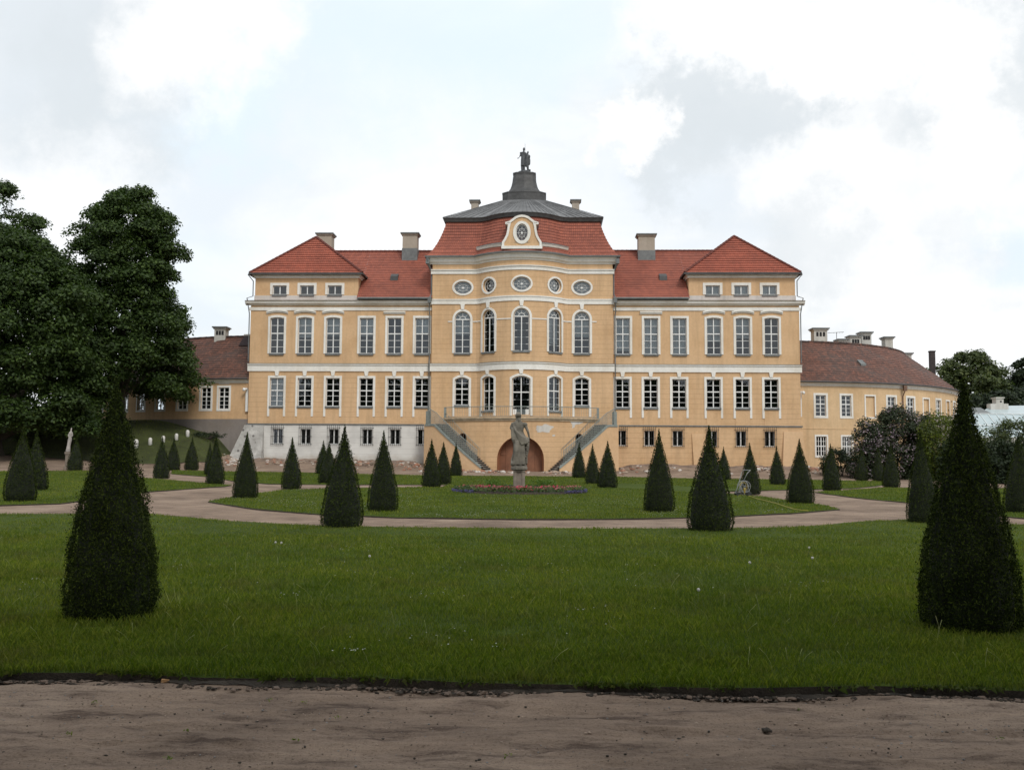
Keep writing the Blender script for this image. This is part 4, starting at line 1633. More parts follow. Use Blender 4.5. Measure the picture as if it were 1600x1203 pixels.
def lantern():
    mb = MB()
    D = PD + LY - 2
    px = ucol(1, 300, D)

    def zr(r):
        return zrow(r, D)
    L = [(34, 316), (34, 301.5), (34.5, 301.5), (34.5, 300), (28, 299), (27.5, 297), (25, 295.5), (22, 291), (20.3, 286), (19.0, 280), (18.2, 273), (17.6, 270), (17.6, 267), (18.2, 266.8), (18.2, 264.8), (11, 264), (9, 262.6), (9, 261.6)]
    prev = None
    for hw, r in L:
        ring = ring_sq(hw * px, min(.55, hw * px * .28), zr(r))
        if prev:
            for i in range(len(ring)):
                j = (i + 1) % len(ring)
                mb.quad(prev[i], prev[j], ring[j], ring[i])
        prev = ring
    mb.poly(prev)
    for sg in (-1, 1):
        for k in range(5):
            pass
    return mb.build('roof_lantern', M['copper_dark'], palace), zr(261.6)


lan, z_lan = lantern()
for sg, off in ((-1, 77.5), (1, 79.5)):
    D = PD + 7.2
    chimney(sheet, sg * ucol(off, 320, D), 7.2, .72, .8, zu + 1, zrow(312, D - .5), skirt=None)

# ---- dormer gable over the bow


def dormer():
    D = PD - COUT - 2.1 - .3
    px = ucol(1, 360, D)
    c = .0
    prof = [(31, 386), (31, 378.5), (27.5, 373), (24.5, 367), (23, 360), (22.5, 355), (21.5, 351.3), (26, 350.8), (26, 347.3), (20, 345.8), (15.5, 342.5), (10.5, 338.6), (5, 336.6), (0, 336)]
    right = [(x * px, zrow(r, D)) for x, r in prof]
    pts = right + [(-x, z) for x, z in reversed(right[:-1])]       # from right foot over the top to left foot
    y0, y1 = -(COUT + 2.1 + .30), -(COUT + 2.1 - 1.6)
    hole_c = zrow(363.5, D)
    hw, hh = 9.6 * px, 14.0 * px
    mb = MB()
    n = 36
    # face as ring from hole to outline by angle
    import bisect

    def ray_hit(a):
        d = Vector((math.cos(a), math.sin(a)))
        best = None
        P = pts + [pts[0]]
        for p, q in zip(P, P[1:]):
            p2, q2 = Vector(p) - Vector((0, hole_c)), Vector(q) - Vector((0, hole_c))
            e = q2 - p2
            den = d.x * e.y - d.y * e.x
            if abs(den) < 1e-9:
                continue
            t = (p2.x * e.y - p2.y * e.x) / den
            s = (p2.x * d.y - p2.y * d.x) / den
            if t > 0 and -1e-6 <= s <= 1 + 1e-6 and (best is None or t > best):
                best = t
        return d * best + Vector((0, hole_c))
    n = 120
    H = [(hw * math.cos(2 * math.pi * k / n), hole_c + hh * math.sin(2 * math.pi * k / n)) for k in range(n)]
    O = [ray_hit(2 * math.pi * k / n) for k in range(n)]
    for k in range(n):
        j = (k + 1) % n
        mb.quad((H[k][0], y0, H[k][1]), (H[j][0], y0, H[j][1]), (O[j].x, y0, O[j].y), (O[k].x, y0, O[k].y))
        mb.quad((H[k][0], y0, H[k][1]), (H[j][0], y0, H[j][1]), (H[j][0], y0 + .3, H[j][1]), (H[k][0], y0 + .3, H[k][1]))
        mb.quad((O[k].x, y0, O[k].y), (O[j].x, y0, O[j].y), (O[j].x, y1, O[j].y), (O[k].x, y1, O[k].y), 1)
    d = mb.build('dormer', [M['peach_plain'], M['gutter']], palace)
    mp = flat_map(-y0)
    mb = MB()
    inner = [(x * .90 if abs(x) > .5 else x, z) for x, z in pts]
    sweep_outline(mb, mp, list(reversed(pts))[0:], -.20 * -1 * -1, -.02, .10) if False else None
    # white moulding following the edge, inside of the outline
    sweep_outline(mb, mp, pts, .20, -.05, .10)
    mb.build('gable_moulding', M['white'], d)
    o = dict(s=0, w=2 * hw, zb=hole_c - hh, zt=hole_c + hh, k='oval')
    window(mp, palace, o, .24, fr_d=-.12, sill=False, name='dormer_window', sd=.08)
    # base moulding
    mb = MB()
    mb.box(-32 * px, 32 * px, y0 - .12, y1, zrow(389, D), zrow(384.6, D))
    mb.build('dormer_base', M['white'], d)


dormer()

# ---- dark room behind the windows
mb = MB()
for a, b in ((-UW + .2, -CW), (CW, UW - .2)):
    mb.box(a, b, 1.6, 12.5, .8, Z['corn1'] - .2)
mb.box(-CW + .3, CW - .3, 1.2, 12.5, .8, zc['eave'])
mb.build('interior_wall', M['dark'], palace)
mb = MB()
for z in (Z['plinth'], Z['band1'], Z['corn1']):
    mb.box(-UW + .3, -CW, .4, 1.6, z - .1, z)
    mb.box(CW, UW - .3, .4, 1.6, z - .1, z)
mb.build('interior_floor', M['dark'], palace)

# ---- buttresses and patches of the basement
mb = MB()
z0, z1 = .6, Z['plinth'] - .1


def butt(name, ta, tb, ba, bb, td, bd, mat, zt=z1, label=None):
    mb = MB()
    mb.hexa([(ba, -bd, z0), (bb, -bd, z0), (bb, .4, z0), (ba, .4, z0), (ta, -td, zt), (tb, -td, zt), (tb, .4, zt), (ta, .4, zt)])
    o = mb.build(name, M[mat], palace)
    if label:
        o['label'] = label
    return o


butt('buttress', -UW - .25, -ucol(405), -UW - 1.75, -ucol(403), .14, 1.2, 'rubble_wall', label='battered corner buttress of bare grey masonry')
butt('buttress', ucol(263), ucol(284), ucol(266), ucol(290), .12, .35, 'peach_patch', zt=zrow(676))
butt('buttress', ucol(404), UW + .1, ucol(400), UW + .35, .12, .5, 'peach_patch', zt=zrow(672))

# ---- downpipes
for sg in (-1, 1):
    x = sg * (CW + .22)
    mb = MB()
    zz = ZME - .1
    mb.box(x - .16, x + .16, -.78, -.5, zz - .35, zz + .05)
    mb.tube([(x, -.62, zz - .3), (x + sg * .05, -.3, zz - 1.0), (x, -.14, zz - 1.5), (x, -.14, Z['band1'] + .5), (x, -.32, Z['band1'] + .1), (x, -.32, Z['band0'] - .1),
             (x, -.12, Z['band0'] - .5), (x, -.12, Z['plinth'] - .2)], .055, 6)
    mb.build('downpipe', M['gutter'], palace)
    # upper hopper on the central block corner
    mb = MB()
    xc = sg * (CW + .42)
    zt = zc['eave']
    mb.tube([(xc, -.95, zt), (xc, -.8, zt - .5), (sg * (CW + .1), -.2, zt - 1.3), (sg * (CW + .1), -.2, ZME + .4), (x, -.6, ZME + .05)], [.12, .16, .07, .07, .07], 6)
    mb.box(xc - .16, xc + .16, -.95, -.6, zt - .65, zt - .2)
    mb.build('downpipe', M['gutter'], palace)
    xe = sg * (UW - .1)
    mb = MB()
    mb.tube([(sg * (UW + .3), -.2, Z['ateave1'] - .1), (sg * (UW - .1), .2, Z['ateave0'] - .3), (sg * (UW - .1), .2, Z['attw'] - .2), (sg * (UW + .3), -.3, Z['attic0'] + .2),
             (sg * (UW + .1), -.08, Z['arch0'] - .3), (sg * (UW + .1), -.08, Z['band1'] + .2)], .05, 6)
    mb.build('downpipe', M['gutter'], palace)

# ------------------------------------------------------------------ terrace and double staircase
TR, TC0 = 11.5, 11.5 - 3.6      # terrace front arc, centre behind the wall
ZT = zrow(652.5, PD - 2.5)
ZL = zrow(663.5, PD - 1.2)


def arc_map(R):
    """s = angle, d = radius offset"""
    return lambda a, z, d: ((R + d) * math.sin(a), -((R + d) * math.cos(a) - TC0), z)


AT = math.asin(6.9 / TR)
tmap = arc_map(TR)
N_ARC = 40


def arc_strip(mb, mp, a0, a1, z0, z1, d, m=0, n=24):
    for k in range(n):
        p, q = a0 + (a1 - a0) * k / n, a0 + (a1 - a0) * (k + 1) / n
        f0 = z0 if not callable(z0) else None
        mb.quad(mp(p, z0, d), mp(q, z0, d), mp(q, z1, d), mp(p, z1, d), m)


GZ = .45
terr = MB()
# openings in arc metres: use s in metres then divide
arch = dict(s=0, w=4.15, zb=GZ, zt=zrow(681, PD - 3.6), k='round')
n_off = 91.5 * (PD - 2.6) / F_PX
nich = [dict(s=sg * TR * math.asin(n_off / TR), w=.82, zb=zrow(705, PD - 2.6), zt=zrow(677, PD - 2.6), k='round') for sg in (-1, 1)]
tm = lambda s, z, d: tmap(s / TR, z, d)
arch['zt'] = max(arch['zt'], 0)
S_T = TR * AT
wall_piece(terr, tm, -S_T, S_T, GZ, ZT - .32, [arch] + nich, .9, True, 0, 1)
for sg in (-1, 1):
    a = tm(sg * S_T, 0, 0)
    terr.quad((a[0], a[1], GZ), (a[0], 0, GZ), (a[0], 0, ZT - .32), (a[0], a[1], ZT - .32))
terrace = terr.build('terrace_wall', [M['peach'], M['niche_wall']], palace)
mb = MB()
mbox(mb, tm, -S_T - .12, S_T + .12, ZT - .32, ZT - .14, -6, .10, 0, True)
mbox(mb, tm, -S_T - .12, S_T + .12, ZT - .14, ZT, -6, .2, 0, True)
mb.build('terrace_slab', M['slab'], terrace)
# wooden double door deep in the arch, dark backs of the niches
mb = MB()
S = op_samples(arch)
for (a, ab, at_), (b, bb, bt) in zip(S, S[1:]):
    mb.quad(tm(a, ab, -.9), tm(b, bb, -.9), tm(b, bt, -.9), tm(a, at_, -.9))
for s in (-1.38, -.69, 0, .69, 1.38):
    mbox(mb, tm, s - .04, s + .04, GZ, zrow(690, PD - 2.7), -.9, -.84)
mbox(mb, tm, -1.9, 1.9, 2.0, 2.14, -.9, -.82)
mb.build('arched_door', M['door_niche'], terrace)
for o in nich:
    mb = MB()
    S = op_samples(o)
    for (a, ab, at_), (b, bb, bt) in zip(S, S[1:]):
        mb.quad(tm(a, ab, -.88), tm(b, bb, -.88), tm(b, bt, -.88), tm(a, at_, -.88))
    mb.build('niche_back', M['dark'], terrace)
# flaked patches where the grey undercoat shows


def flake(cs, cz, w, h, seed, mat='white_dirty', dd=.014):
    r = random.Random(seed)
    pts = []
    for k in range(26):
        a = 2 * math.pi * k / 26
        rr = 1 + .3 * noise.noise(Vector((math.cos(a) * 1.7, math.sin(a) * 1.7, seed * 3.1)))  + .15 * r.uniform(-1, 1)
        pts.append((cs + math.cos(a) * w * rr + .25 * math.sin(a) * h, cz + math.sin(a) * h * rr))
    mb = MB()
    c = (cs, cz)
    for p, q in zip(pts, pts[1:] + pts[:1]):
        mb.poly([tm(*c, dd), tm(*p, dd), tm(*q, dd)])
    mb.build('flaked_plaster', M[mat], terrace)


def t_s(px):
    x = (px - 815.5) * (PD - 3.0) / F_PX
    return TR * math.asin(max(-.99, min(.99, x / TR)))


flake(t_s(852), zrow(669, PD - 3.3), .78, .34, 1)
flake(t_s(903), zrow(659, PD - 2.6), .62, .2, 2)
flake(t_s(898), zrow(664, PD - 2.7), .14, .26, 3)
flake(t_s(867), zrow(680, PD - 3.2), .14, .09, 4)

# terrace railing
rl = empty('terrace_railing', (0, 0, 0))
rl.parent = palace


def rail_run(parent, f, a0, a1, n_bars, h, post_every=0, r=.018):
    """f(t,z)->point ; t in 0..1"""
    bars = MB()
    for k in range(n_bars + 1):
        t = k / n_bars
        bars.tube([f(t, .06), f(t, h)], r * .62, 4, caps=False)
    bars.build('baluster_bars', M['rail'], parent)
    tp = MB()
    ts = [k / 24 for k in range(25)]
    tp.tube([f(t, h) for t in ts], .032, 5)
    tp.tube([f(t, .08) for t in ts], .02, 4)
    tp.build('handrail', M['rail'], parent)


HR = zrow(635.3, PD - 3.2) - ZT


def f_tr(t, z):
    a = (-S_T + .05 + (2 * S_T - .1) * t)
    return tm(a, ZT + z, .08)


rail_run(rl, f_tr, 0, 1, 82, HR)
for t in (0.0, .25, .5, .75, 1.0):
    mb = MB()
    p = f_tr(t, 0)
    w = .1 if t in (0, 1) else .03
    mb.box(p[0] - w, p[0] + w, p[1] - .03, p[1] + .03, p[2], p[2] + HR + .02)
    mb.build('rail_post', M['rail'], rl)

# the two flights
RI, RO = TR + .02, TR + 1.55
A_BOT = math.asin(2.62 / 12.3)
A_TOP = math.asin(7.15 / 12.3)
A_END = math.asin(8.42 / 13.2)
NST = 25


def flight(sg):
    st = empty('staircase', (0, 0, 0))
    st.parent = palace
    am = arc_map(0)

    def P(a, r, z):
        return (sg * r * math.sin(a), -(r * math.cos(a) - TC0), z)
    # foot of the flight stands on the ground
    z0 = GZ + .1
    rise = (ZL - z0) / NST
    da = (A_TOP - A_BOT) / NST
    for k in range(NST):
        a0, a1 = A_BOT + da * k, A_BOT + da * (k + 1) + .004
        mb = MB()
        zt, zb = z0 + rise * (k + 1), z0 + rise * k - .03
        bot = [P(a0, RO, zb), P(a1, RO, zb), P(a1, RI, zb), P(a0, RI, zb)]
        top = [P(a0 - .0022, RO, zt), P(a1, RO, zt), P(a1, RI, zt), P(a0 - .0022, RI, zt)]
        mb.hexa([P(a0, RO, zt - .06), P(a1, RO, zt - .06), P(a1, RI, zt - .06), P(a0, RI, zt - .06)] + top)
        mb.hexa([P(a0 + .003, RO - .01, zb), P(a1, RO - .01, zb), P(a1, RI, zb), P(a0 + .003, RI, zb),
                 P(a0 + .003, RO - .01, zt - .06), P(a1, RO - .01, zt - .06), P(a1, RI, zt - .06), P(a0 + .003, RI, zt - .06)], 1)
        mb.build('step', [M['step'], M['soil']], st)
    # landing
    mb = MB()
    aa = [A_TOP + (A_END - A_TOP) * k / 6 for k in range(7)]
    for p, q in zip(aa, aa[1:]):
        mb.hexa([P(p, RO, ZL - .2), P(q, RO, ZL - .2), P(q, RI - 1, ZL - .2), P(p, RI - 1, ZL - .2), P(p, RO, ZL), P(q, RO, ZL), P(q, RI - 1, ZL), P(p, RI - 1, ZL)])
    mb.build('landing', M['step'], st)
    # outer cheek wall, its top running with the steps
    mb = MB()
    cop = MB()
    a_s = A_BOT + .045
    aw = [a_s + (A_END + .012 - a_s) * k / 30 for k in range(31)]

    def ztop(a):
        return min(ZL, z0 + (a - A_BOT) / da * rise) + .02

    def ct(a):
        return ztop(a) - .22
    for p, q in zip(aw, aw[1:]):
        mb.hexa([P(p, RO + .2, 0), P(q, RO + .2, 0), P(q, RO, 0), P(p, RO, 0), P(p, RO + .2, ct(p)), P(q, RO + .2, ct(q)), P(q, RO, ct(q)), P(p, RO, ct(p))])
        cop.hexa([P(p, RO + .26, ct(p)), P(q, RO + .26, ct(q)), P(q, RO - .02, ct(q)), P(p, RO - .02, ct(p)),
                  P(p, RO + .26, ct(p) + .2), P(q, RO + .26, ct(q) + .2), P(q, RO - .02, ct(q) + .2), P(p, RO - .02, ct(p) + .2)])
    # end return wall
    e = aw[-1]
    mb.hexa([P(e, RO + .2, 0), P(e + .012, RO + .2, 0), P(e + .012, RI - 2, 0), P(e, RI - 2, 0), P(e, RO + .2, ZL), P(e + .012, RO + .2, ZL), P(e + .012, RI - 2, ZL), P(e, RI - 2, ZL)])
    mb.build('cheek_wall', M['peach_patch'], st)
    cop.build('coping', M['rail'], st)
    # lattice railing on the cheek wall
    lat = MB()
    a0, a1 = a_s + .03, A_END
    H = 1.05
    nv = 36

    def hgt(a):
        return H if a < A_TOP - .02 else H * (1 + .35 * sstep((a - A_TOP) / (A_END - A_TOP)))
    for k in range(nv + 1):
        a = a0 + (a1 - a0) * k / nv
        lat.tube([P(a, RO + .12, ztop(a)), P(a, RO + .12, ztop(a) + hgt(a))], .016, 4, caps=False)
    ts = [a0 + (a1 - a0) * k / 20 for k in range(21)]
    for f in (.14, .28, .42, .56, .70, .84):
        lat.tube([P(a, RO + .12, ztop(a) + f * hgt(a)) for a in ts], .016, 4, caps=False)
    lat.build('lattice_railing', M['rail'], st)
    hr = MB()
    hr.tube([P(a, RO + .12, ztop(a) + hgt(a)) for a in ts], .035, 5)
    hr.build('handrail', M['rail'], st)
    # panel at the top end
    mb = MB()
    e0, e1 = A_END - .014, A_END + .012
    mb.hexa([P(e0, RO + .16, ZL - .1), P(e1, RO + .16, ZL - .1), P(e1, RO - .1, ZL - .1), P(e0, RO - .1, ZL - .1),
             P(e0, RO + .16, ZL + 1.15), P(e1, RO + .16, ZL + 1.15), P(e1, RO - .1, ZL + 1.15), P(e0, RO - .1, ZL + 1.15)])
    mb.build('end_panel', M['rail'], st)
    # inner handrail on the terrace wall side
    mb = MB()
    b0, b1 = A_BOT + .10, A_TOP + .02
    ts = [b0 + (b1 - b0) * k / 16 for k in range(17)]
    mb.tube([P(a, RI + .1, ztop(a) + .95) for a in ts], .022, 4)
    for k in range(0, 17, 1):
        a = ts[k]
        mb.tube([P(a, RI + .1, ztop(a)), P(a, RI + .1, ztop(a) + .95)], .010, 4, caps=False)
    mb.build('inner_handrail', M['rail'], st)


flight(-1)
flight(1)

# ------------------------------------------------------------------ curved side wings
WR, WXC, WY0 = 23.8, 24.9, 89.0


def side_wing(sg):
    label = ('yellow curved side wing with patched old red roof, half hidden by the big trees' if sg < 0 else
             'yellow curved side wing with mottled brown tiled roof, behind the lilac bush')
    root = empty('side_wing', (0, 0, 0), 0, label, 'building')

    def wm(s, z, d):
        a = s / WR
        return (sg * (WXC + (WR + d) * math.sin(a)), WY0 + WR - (WR + d) * math.cos(a), z)

    def mp(s, z, d):
        return wm(s, z, d)
    ze = zrow(594.5, WY0)
    zp = zrow(657, WY0)
    zt, zb = zrow(614.6 if sg > 0 else 607.5, WY0), zrow(647.5 if sg > 0 else 641.5, WY0)
    smax = WR * 1.5
    if sg > 0:
        ups = [2.81, 5.36, 7.92, 10.47, 13.09, 15.6, 18.1, 20.6, 23.2, 25.8, 28.4]
        blind = {7.92, 15.6, 20.6}
        wd = 1.0
    else:
        ups = [2.95, 4.75, 7.3, 9.9, 12.5, 15.1, 17.7, 20.3]
        blind = set()
        wd = 1.0
    ops = [dict(s=s, w=wd, zb=zb, zt=zt, k='rect') for s in ups]
    los = []
    if sg > 0:
        los = [dict(s=s, w=1.0, zb=zrow(709.5, WY0), zt=zrow(678.8, WY0), k='rect') for s in ups]
    mb = MB()
    wall_piece(mb, mp, -1.2, smax, -.3, ze, ops + los, .22, True, 0)
    if sg < 0:
        mb = MB()
        wall_piece(mb, mp, -1.2, smax, zp, ze, ops, .22, True, 0)
    mb.build('wall', M['peach_wing'] if sg > 0 else M['peach_plain'], root)
    if sg < 0:
        mb = MB()
        mbox(mb, mp, -1.2, smax, -.3, zp, -.5, .08, 0, True)
        mb.build('plinth_wall', M['plinth_grey'], root)
    else:
        band(mp, -1.2, smax, [(zrow(667, WY0) - .03, .03), (zrow(667, WY0) + .04, .03)], 'peach_wing', root, 'string_course', True)
    rooms = MB()
    mbox(rooms, mp, -1, smax - .5, .5, ze - .1, -6, -1.2, 0, True)
    rooms.build('interior_wall', M['dark'], root)
    for o in ops:
        if o['s'] in blind:
            b = MB()
            pts, cl = outline(o)
            sweep_outline(b, mp, pts + [pts[0]], .14, 0, .035)
            w = b.build('blind_window', M['white'], root)
            b = MB()
            mbox(b, mp, o['s'] - wd / 2, o['s'] + wd / 2, zb, zt, -.22, -.12)
            b.build('blind_panel', M['peach_wing'], w)
        else:
            w = window(mp, root, o, .19, .0, bars=(3, 2), trans=.58, fr_d=-.1, sd=.03, frw=.06, sill=False)
            b = MB()
            mbox(b, mp, o['s'] - wd / 2 - .19, o['s'] + wd / 2 + .19, zb - .18, zb, -.05, .045)
            b.build('sill', M['white'], w)
            if sg < 0:
                b = MB()
                mbox(b, mp, o['s'] - .52, o['s'] + .52, zt + .3, zt + .66, 0, .03)
                b.build('panel', M['white_dirty'], w)
    for o in los:
        w = window(mp, root, o, .15, .0, bars=(2, 2), trans=.5, fr_d=-.1, sd=.03, frw=.06, sill=False)
        b = MB()
        mbox(b, mp, o['s'] - .65, o['s'] + .65, o['zb'] - .15, o['zb'], -.05, .05)
        for q in (-.25, .25):
            mbox(b, mp, o['s'] + q - .025, o['s'] + q + .025, o['zb'], o['zt'], -.15, -.09)
        b.build('sill', M['white'], w)
    band(mp, -1.2, smax, [(ze - .38, .03), (ze - .3, .1), (ze - .12, .16), (ze - .04, .3)], 'white', root, 'cornice', True)
    gt = MB()
    ss = samples_s(.6, smax, True)
    gt.tube([mp(s, ze + .02, .42) for s in ss], .085, 6)
    gt.build('gutter', M['copper_dark'], root)
    # roof in stepped courses along the arc
    rf = MB()
    zr_ = zrow(532 if sg > 0 else 528, WY0 + 5.2)
    run = 5.2
    nc = 20
    ns = [-1.3 + (smax + 1.3) * k / 40 for k in range(41)]
    for k in range(nc):
        t0, t1 = k / nc, (k + 1) / nc
        d0, d1 = .38 - (run + .38) * t0, .38 - (run + .38) * t1
        za, zb_ = ze + (zr_ - ze) * t0, ze + (zr_ - ze) * t1
        for p, q in zip(ns, ns[1:]):
            sag = lambda s: .05 * noise.noise(Vector((s * .4, k * .3, sg)))
            uv = [(p, k * .33), (q, k * .33), (q, k * .33 + .33), (p, k * .33 + .33)]
            rf.quad(mp(p, za + .05 + sag(p), d0), mp(q, za + .05 + sag(q), d0), mp(q, zb_ + sag(q), d1), mp(p, zb_ + sag(p), d1), 0, uv)
            rf.quad(mp(p, za - .02, d0), mp(q, za - .02, d0), mp(q, za + .05 + sag(q), d0), mp(p, za + .05 + sag(p), d0), 0, uv)
    for p, q in zip(ns, ns[1:]):
        rf.quad(mp(p, zr_, -run), mp(q, zr_, -run), mp(q, ze, -2 * run - .3), mp(p, ze, -2 * run - .3), 0, [(p, 0), (q, 0), (q, 6), (p, 6)])
    ridge = [mp(s, zr_ + .03, -run) for s in ns]
    for p, q in zip(ridge, ridge[1:]):
        ridge_caps(rf, p, q, .13)
    roof = rf.build('roof', M['tile_old'], root)
    return root, roof, mp, ze, zr_, run


RW, RWroof, RWmap, rze, rzr, rrun = side_wing(1)
LW, LWroof, LWmap, lze, lzr, lrun = side_wing(-1)


def world_chimney(parent, px, row_top, D, wpx, z0, mat='chimney_white', holes=3, d=1.1, row_bot=None):
    p = at_depth(px, row_top, D)
    w = wpx * D / F_PX
    zt_ = p.z
    return chimney(parent, p.x, D, w - .35, d, z0, zt_, mat, None, 'chimney', holes)


world_chimney(RWroof, 1279.5, 513.5, 95.5, 26, rzr - 1.5)
world_chimney(RWroof, 1351, 519.5, 101, 20, rzr - 2)
world_chimney(RWroof, 1334, 525, 100, 21, rzr - 2)
world_chimney(RWroof, 1314.5, 530.5, 98.5, 18, rzr - 2, holes=0)
world_chimney(RWroof, 1386, 527, 101.0, 17, rzr - 3, holes=0)
world_chimney(RWroof, 1413.5, 552, 106, 20, rzr - 3, holes=2)
world_chimney(LWroof, 346.5, 511.5, 95.0, 23, lzr - 1)
# dark newer patch of roofing on the left wing with a white flashing
mb = MB()
for k in range(8):
    s0, s1 = -1.0 + k * .55, -1.0 + (k + 1) * .55
    f0, f1 = .76, 1.0

    def rp(s, t, e):
        d = .38 - (lrun + .38) * t
        return LWmap(s, lze + (lzr - lze) * t + .12 + e, d + .04)
    mb.quad(rp(s0, f0, 0), rp(s1, f0, 0), rp(s1, f1, 0.05), rp(s0, f1, 0.05))
    mb.quad(rp(s0, f0, -.1), rp(s1, f0, -.1), rp(s1, f0, 0), rp(s0, f0, 0))
mb.build('roof_patch', m_plain('dark_maroon_roofing', (.022, .010, .012), .8, .3, 3, .1), LWroof)
mb = MB()
for k in range(10):
    s0, s1 = -1.0 + k * .45, -1.0 + (k + 1) * .45
    mb.hexa([LWmap(s0, lzr + .1, -lrun + .1), LWmap(s1, lzr + .1, -lrun + .1), LWmap(s1, lzr + .1, -lrun - .1), LWmap(s0, lzr + .1, -lrun - .1),
             LWmap(s0, lzr + .26, -lrun + .1), LWmap(s1, lzr + .26, -lrun + .1), LWmap(s1, lzr + .26, -lrun - .1), LWmap(s0, lzr + .26, -lrun - .1)])
mb.build('ridge_flashing', M['white'], LWroof)
# downpipe on right wing and skylight
mb = MB()
sdp = 11.85
mb.box(*(RWmap(sdp, 0, .4)[0] - .15, RWmap(sdp, 0, .4)[0] + .15), *(RWmap(sdp, 0, .45)[1] - .1, RWmap(sdp, 0, .45)[1] + .2), rze - .6, rze - .1)
mb.tube([RWmap(sdp, rze - .5, .42), RWmap(sdp, rze - 1.1, .12), RWmap(sdp, .8, .12)], .06, 6)
mb.build('downpipe', m_plain('rusty_downpipe', (.16, .09, .06), .7, .3, 3, 0), RW)
mb = MB()
t = .42
q = lambda s, t, e: RWmap(s, rze + (rzr - rze) * t + .12 + e, .38 - (rrun + .38) * t)
mb.hexa([q(8.6, t, -.1), q(9.3, t, -.1), q(9.3, t + .1, -.1), q(8.6, t + .1, -.1), q(8.6, t, .1), q(9.3, t, .1), q(9.3, t + .1, .12), q(8.6, t + .1, .12)])
mb.build('skylight', M['gutter'], RWroof)
# tv antenna on the ridge
ant = at_depth(1307, 519, 97.5)
ar = empty('roof_antenna', (ant.x, 97.5, rzr), 0, 'thin television antenna standing on the right wing roof ridge', 'antenna')
mb = MB()
hh = ant.z - rzr
mb.tube([(0, 0, -.8), (0, 0, hh)], .03, 4)
mb.build('mast', M['gutter'], ar)
mb = MB()
mb.tube([(-.9, 0, hh - .1), (.75, 0, hh + .02)], .022, 4)
for k in range(6):
    mb.tube([(-.8 + k * .28, -.2, hh - .08), (-.8 + k * .28, .2, hh - .08)], .012, 3)
mb.build('crossbar', M['gutter'], ar)


def security_camera(px, row_t, row_b, y, side, label):
    p, q = at_depth(px, row_t, y), at_depth(px, row_b, y)
    root = empty('security_camera', (p.x, y, q.z), 0, label, 'camera', 'security cameras at the palace corners')
    h = p.z - q.z
    mb = MB()
    mb.box(-.11, .11, -.02, .1, 0, h)
    mb.build('cable_duct', M['joinery'], root)
    mb = MB()
    mb.box(-.09, .09, -.3, 0, h - .05, h + .08)
    mb.build('bracket', M['joinery'], root)
    mb = MB()
    mb.ellipsoid((side * .18, -.35, h - .06), (.16, .16, .16))
    mb.build('camera_housing', M['joinery'], root, smooth=True)
    return root


security_camera(1250.5, 613, 651, WY0 - .55, 1, 'white security camera on a pale duct between palace and right wing')
security_camera(386.0, 608, 643, WY0 - .2, -1, 'white security camera on the wall between palace and left wing')

# far chimney stack behind the right wing
p = at_depth(1456, 550, 130)
mb = MB()
mb.box(-.32, .32, -.32, .32, 0, p.z)
mb.box(-.38, .38, -.38, .38, p.z, p.z + .15)
o = mb.build('chimney_stack', m_plain('sooty_brick', (.05, .04, .04), .9, .3, 3, .2))
o.location = (p.x, 130, 0)
tag(o, 'dark square chimney stack rising behind the right wing roof', 'chimney')

# ------------------------------------------------------------------ greenhouse on the right


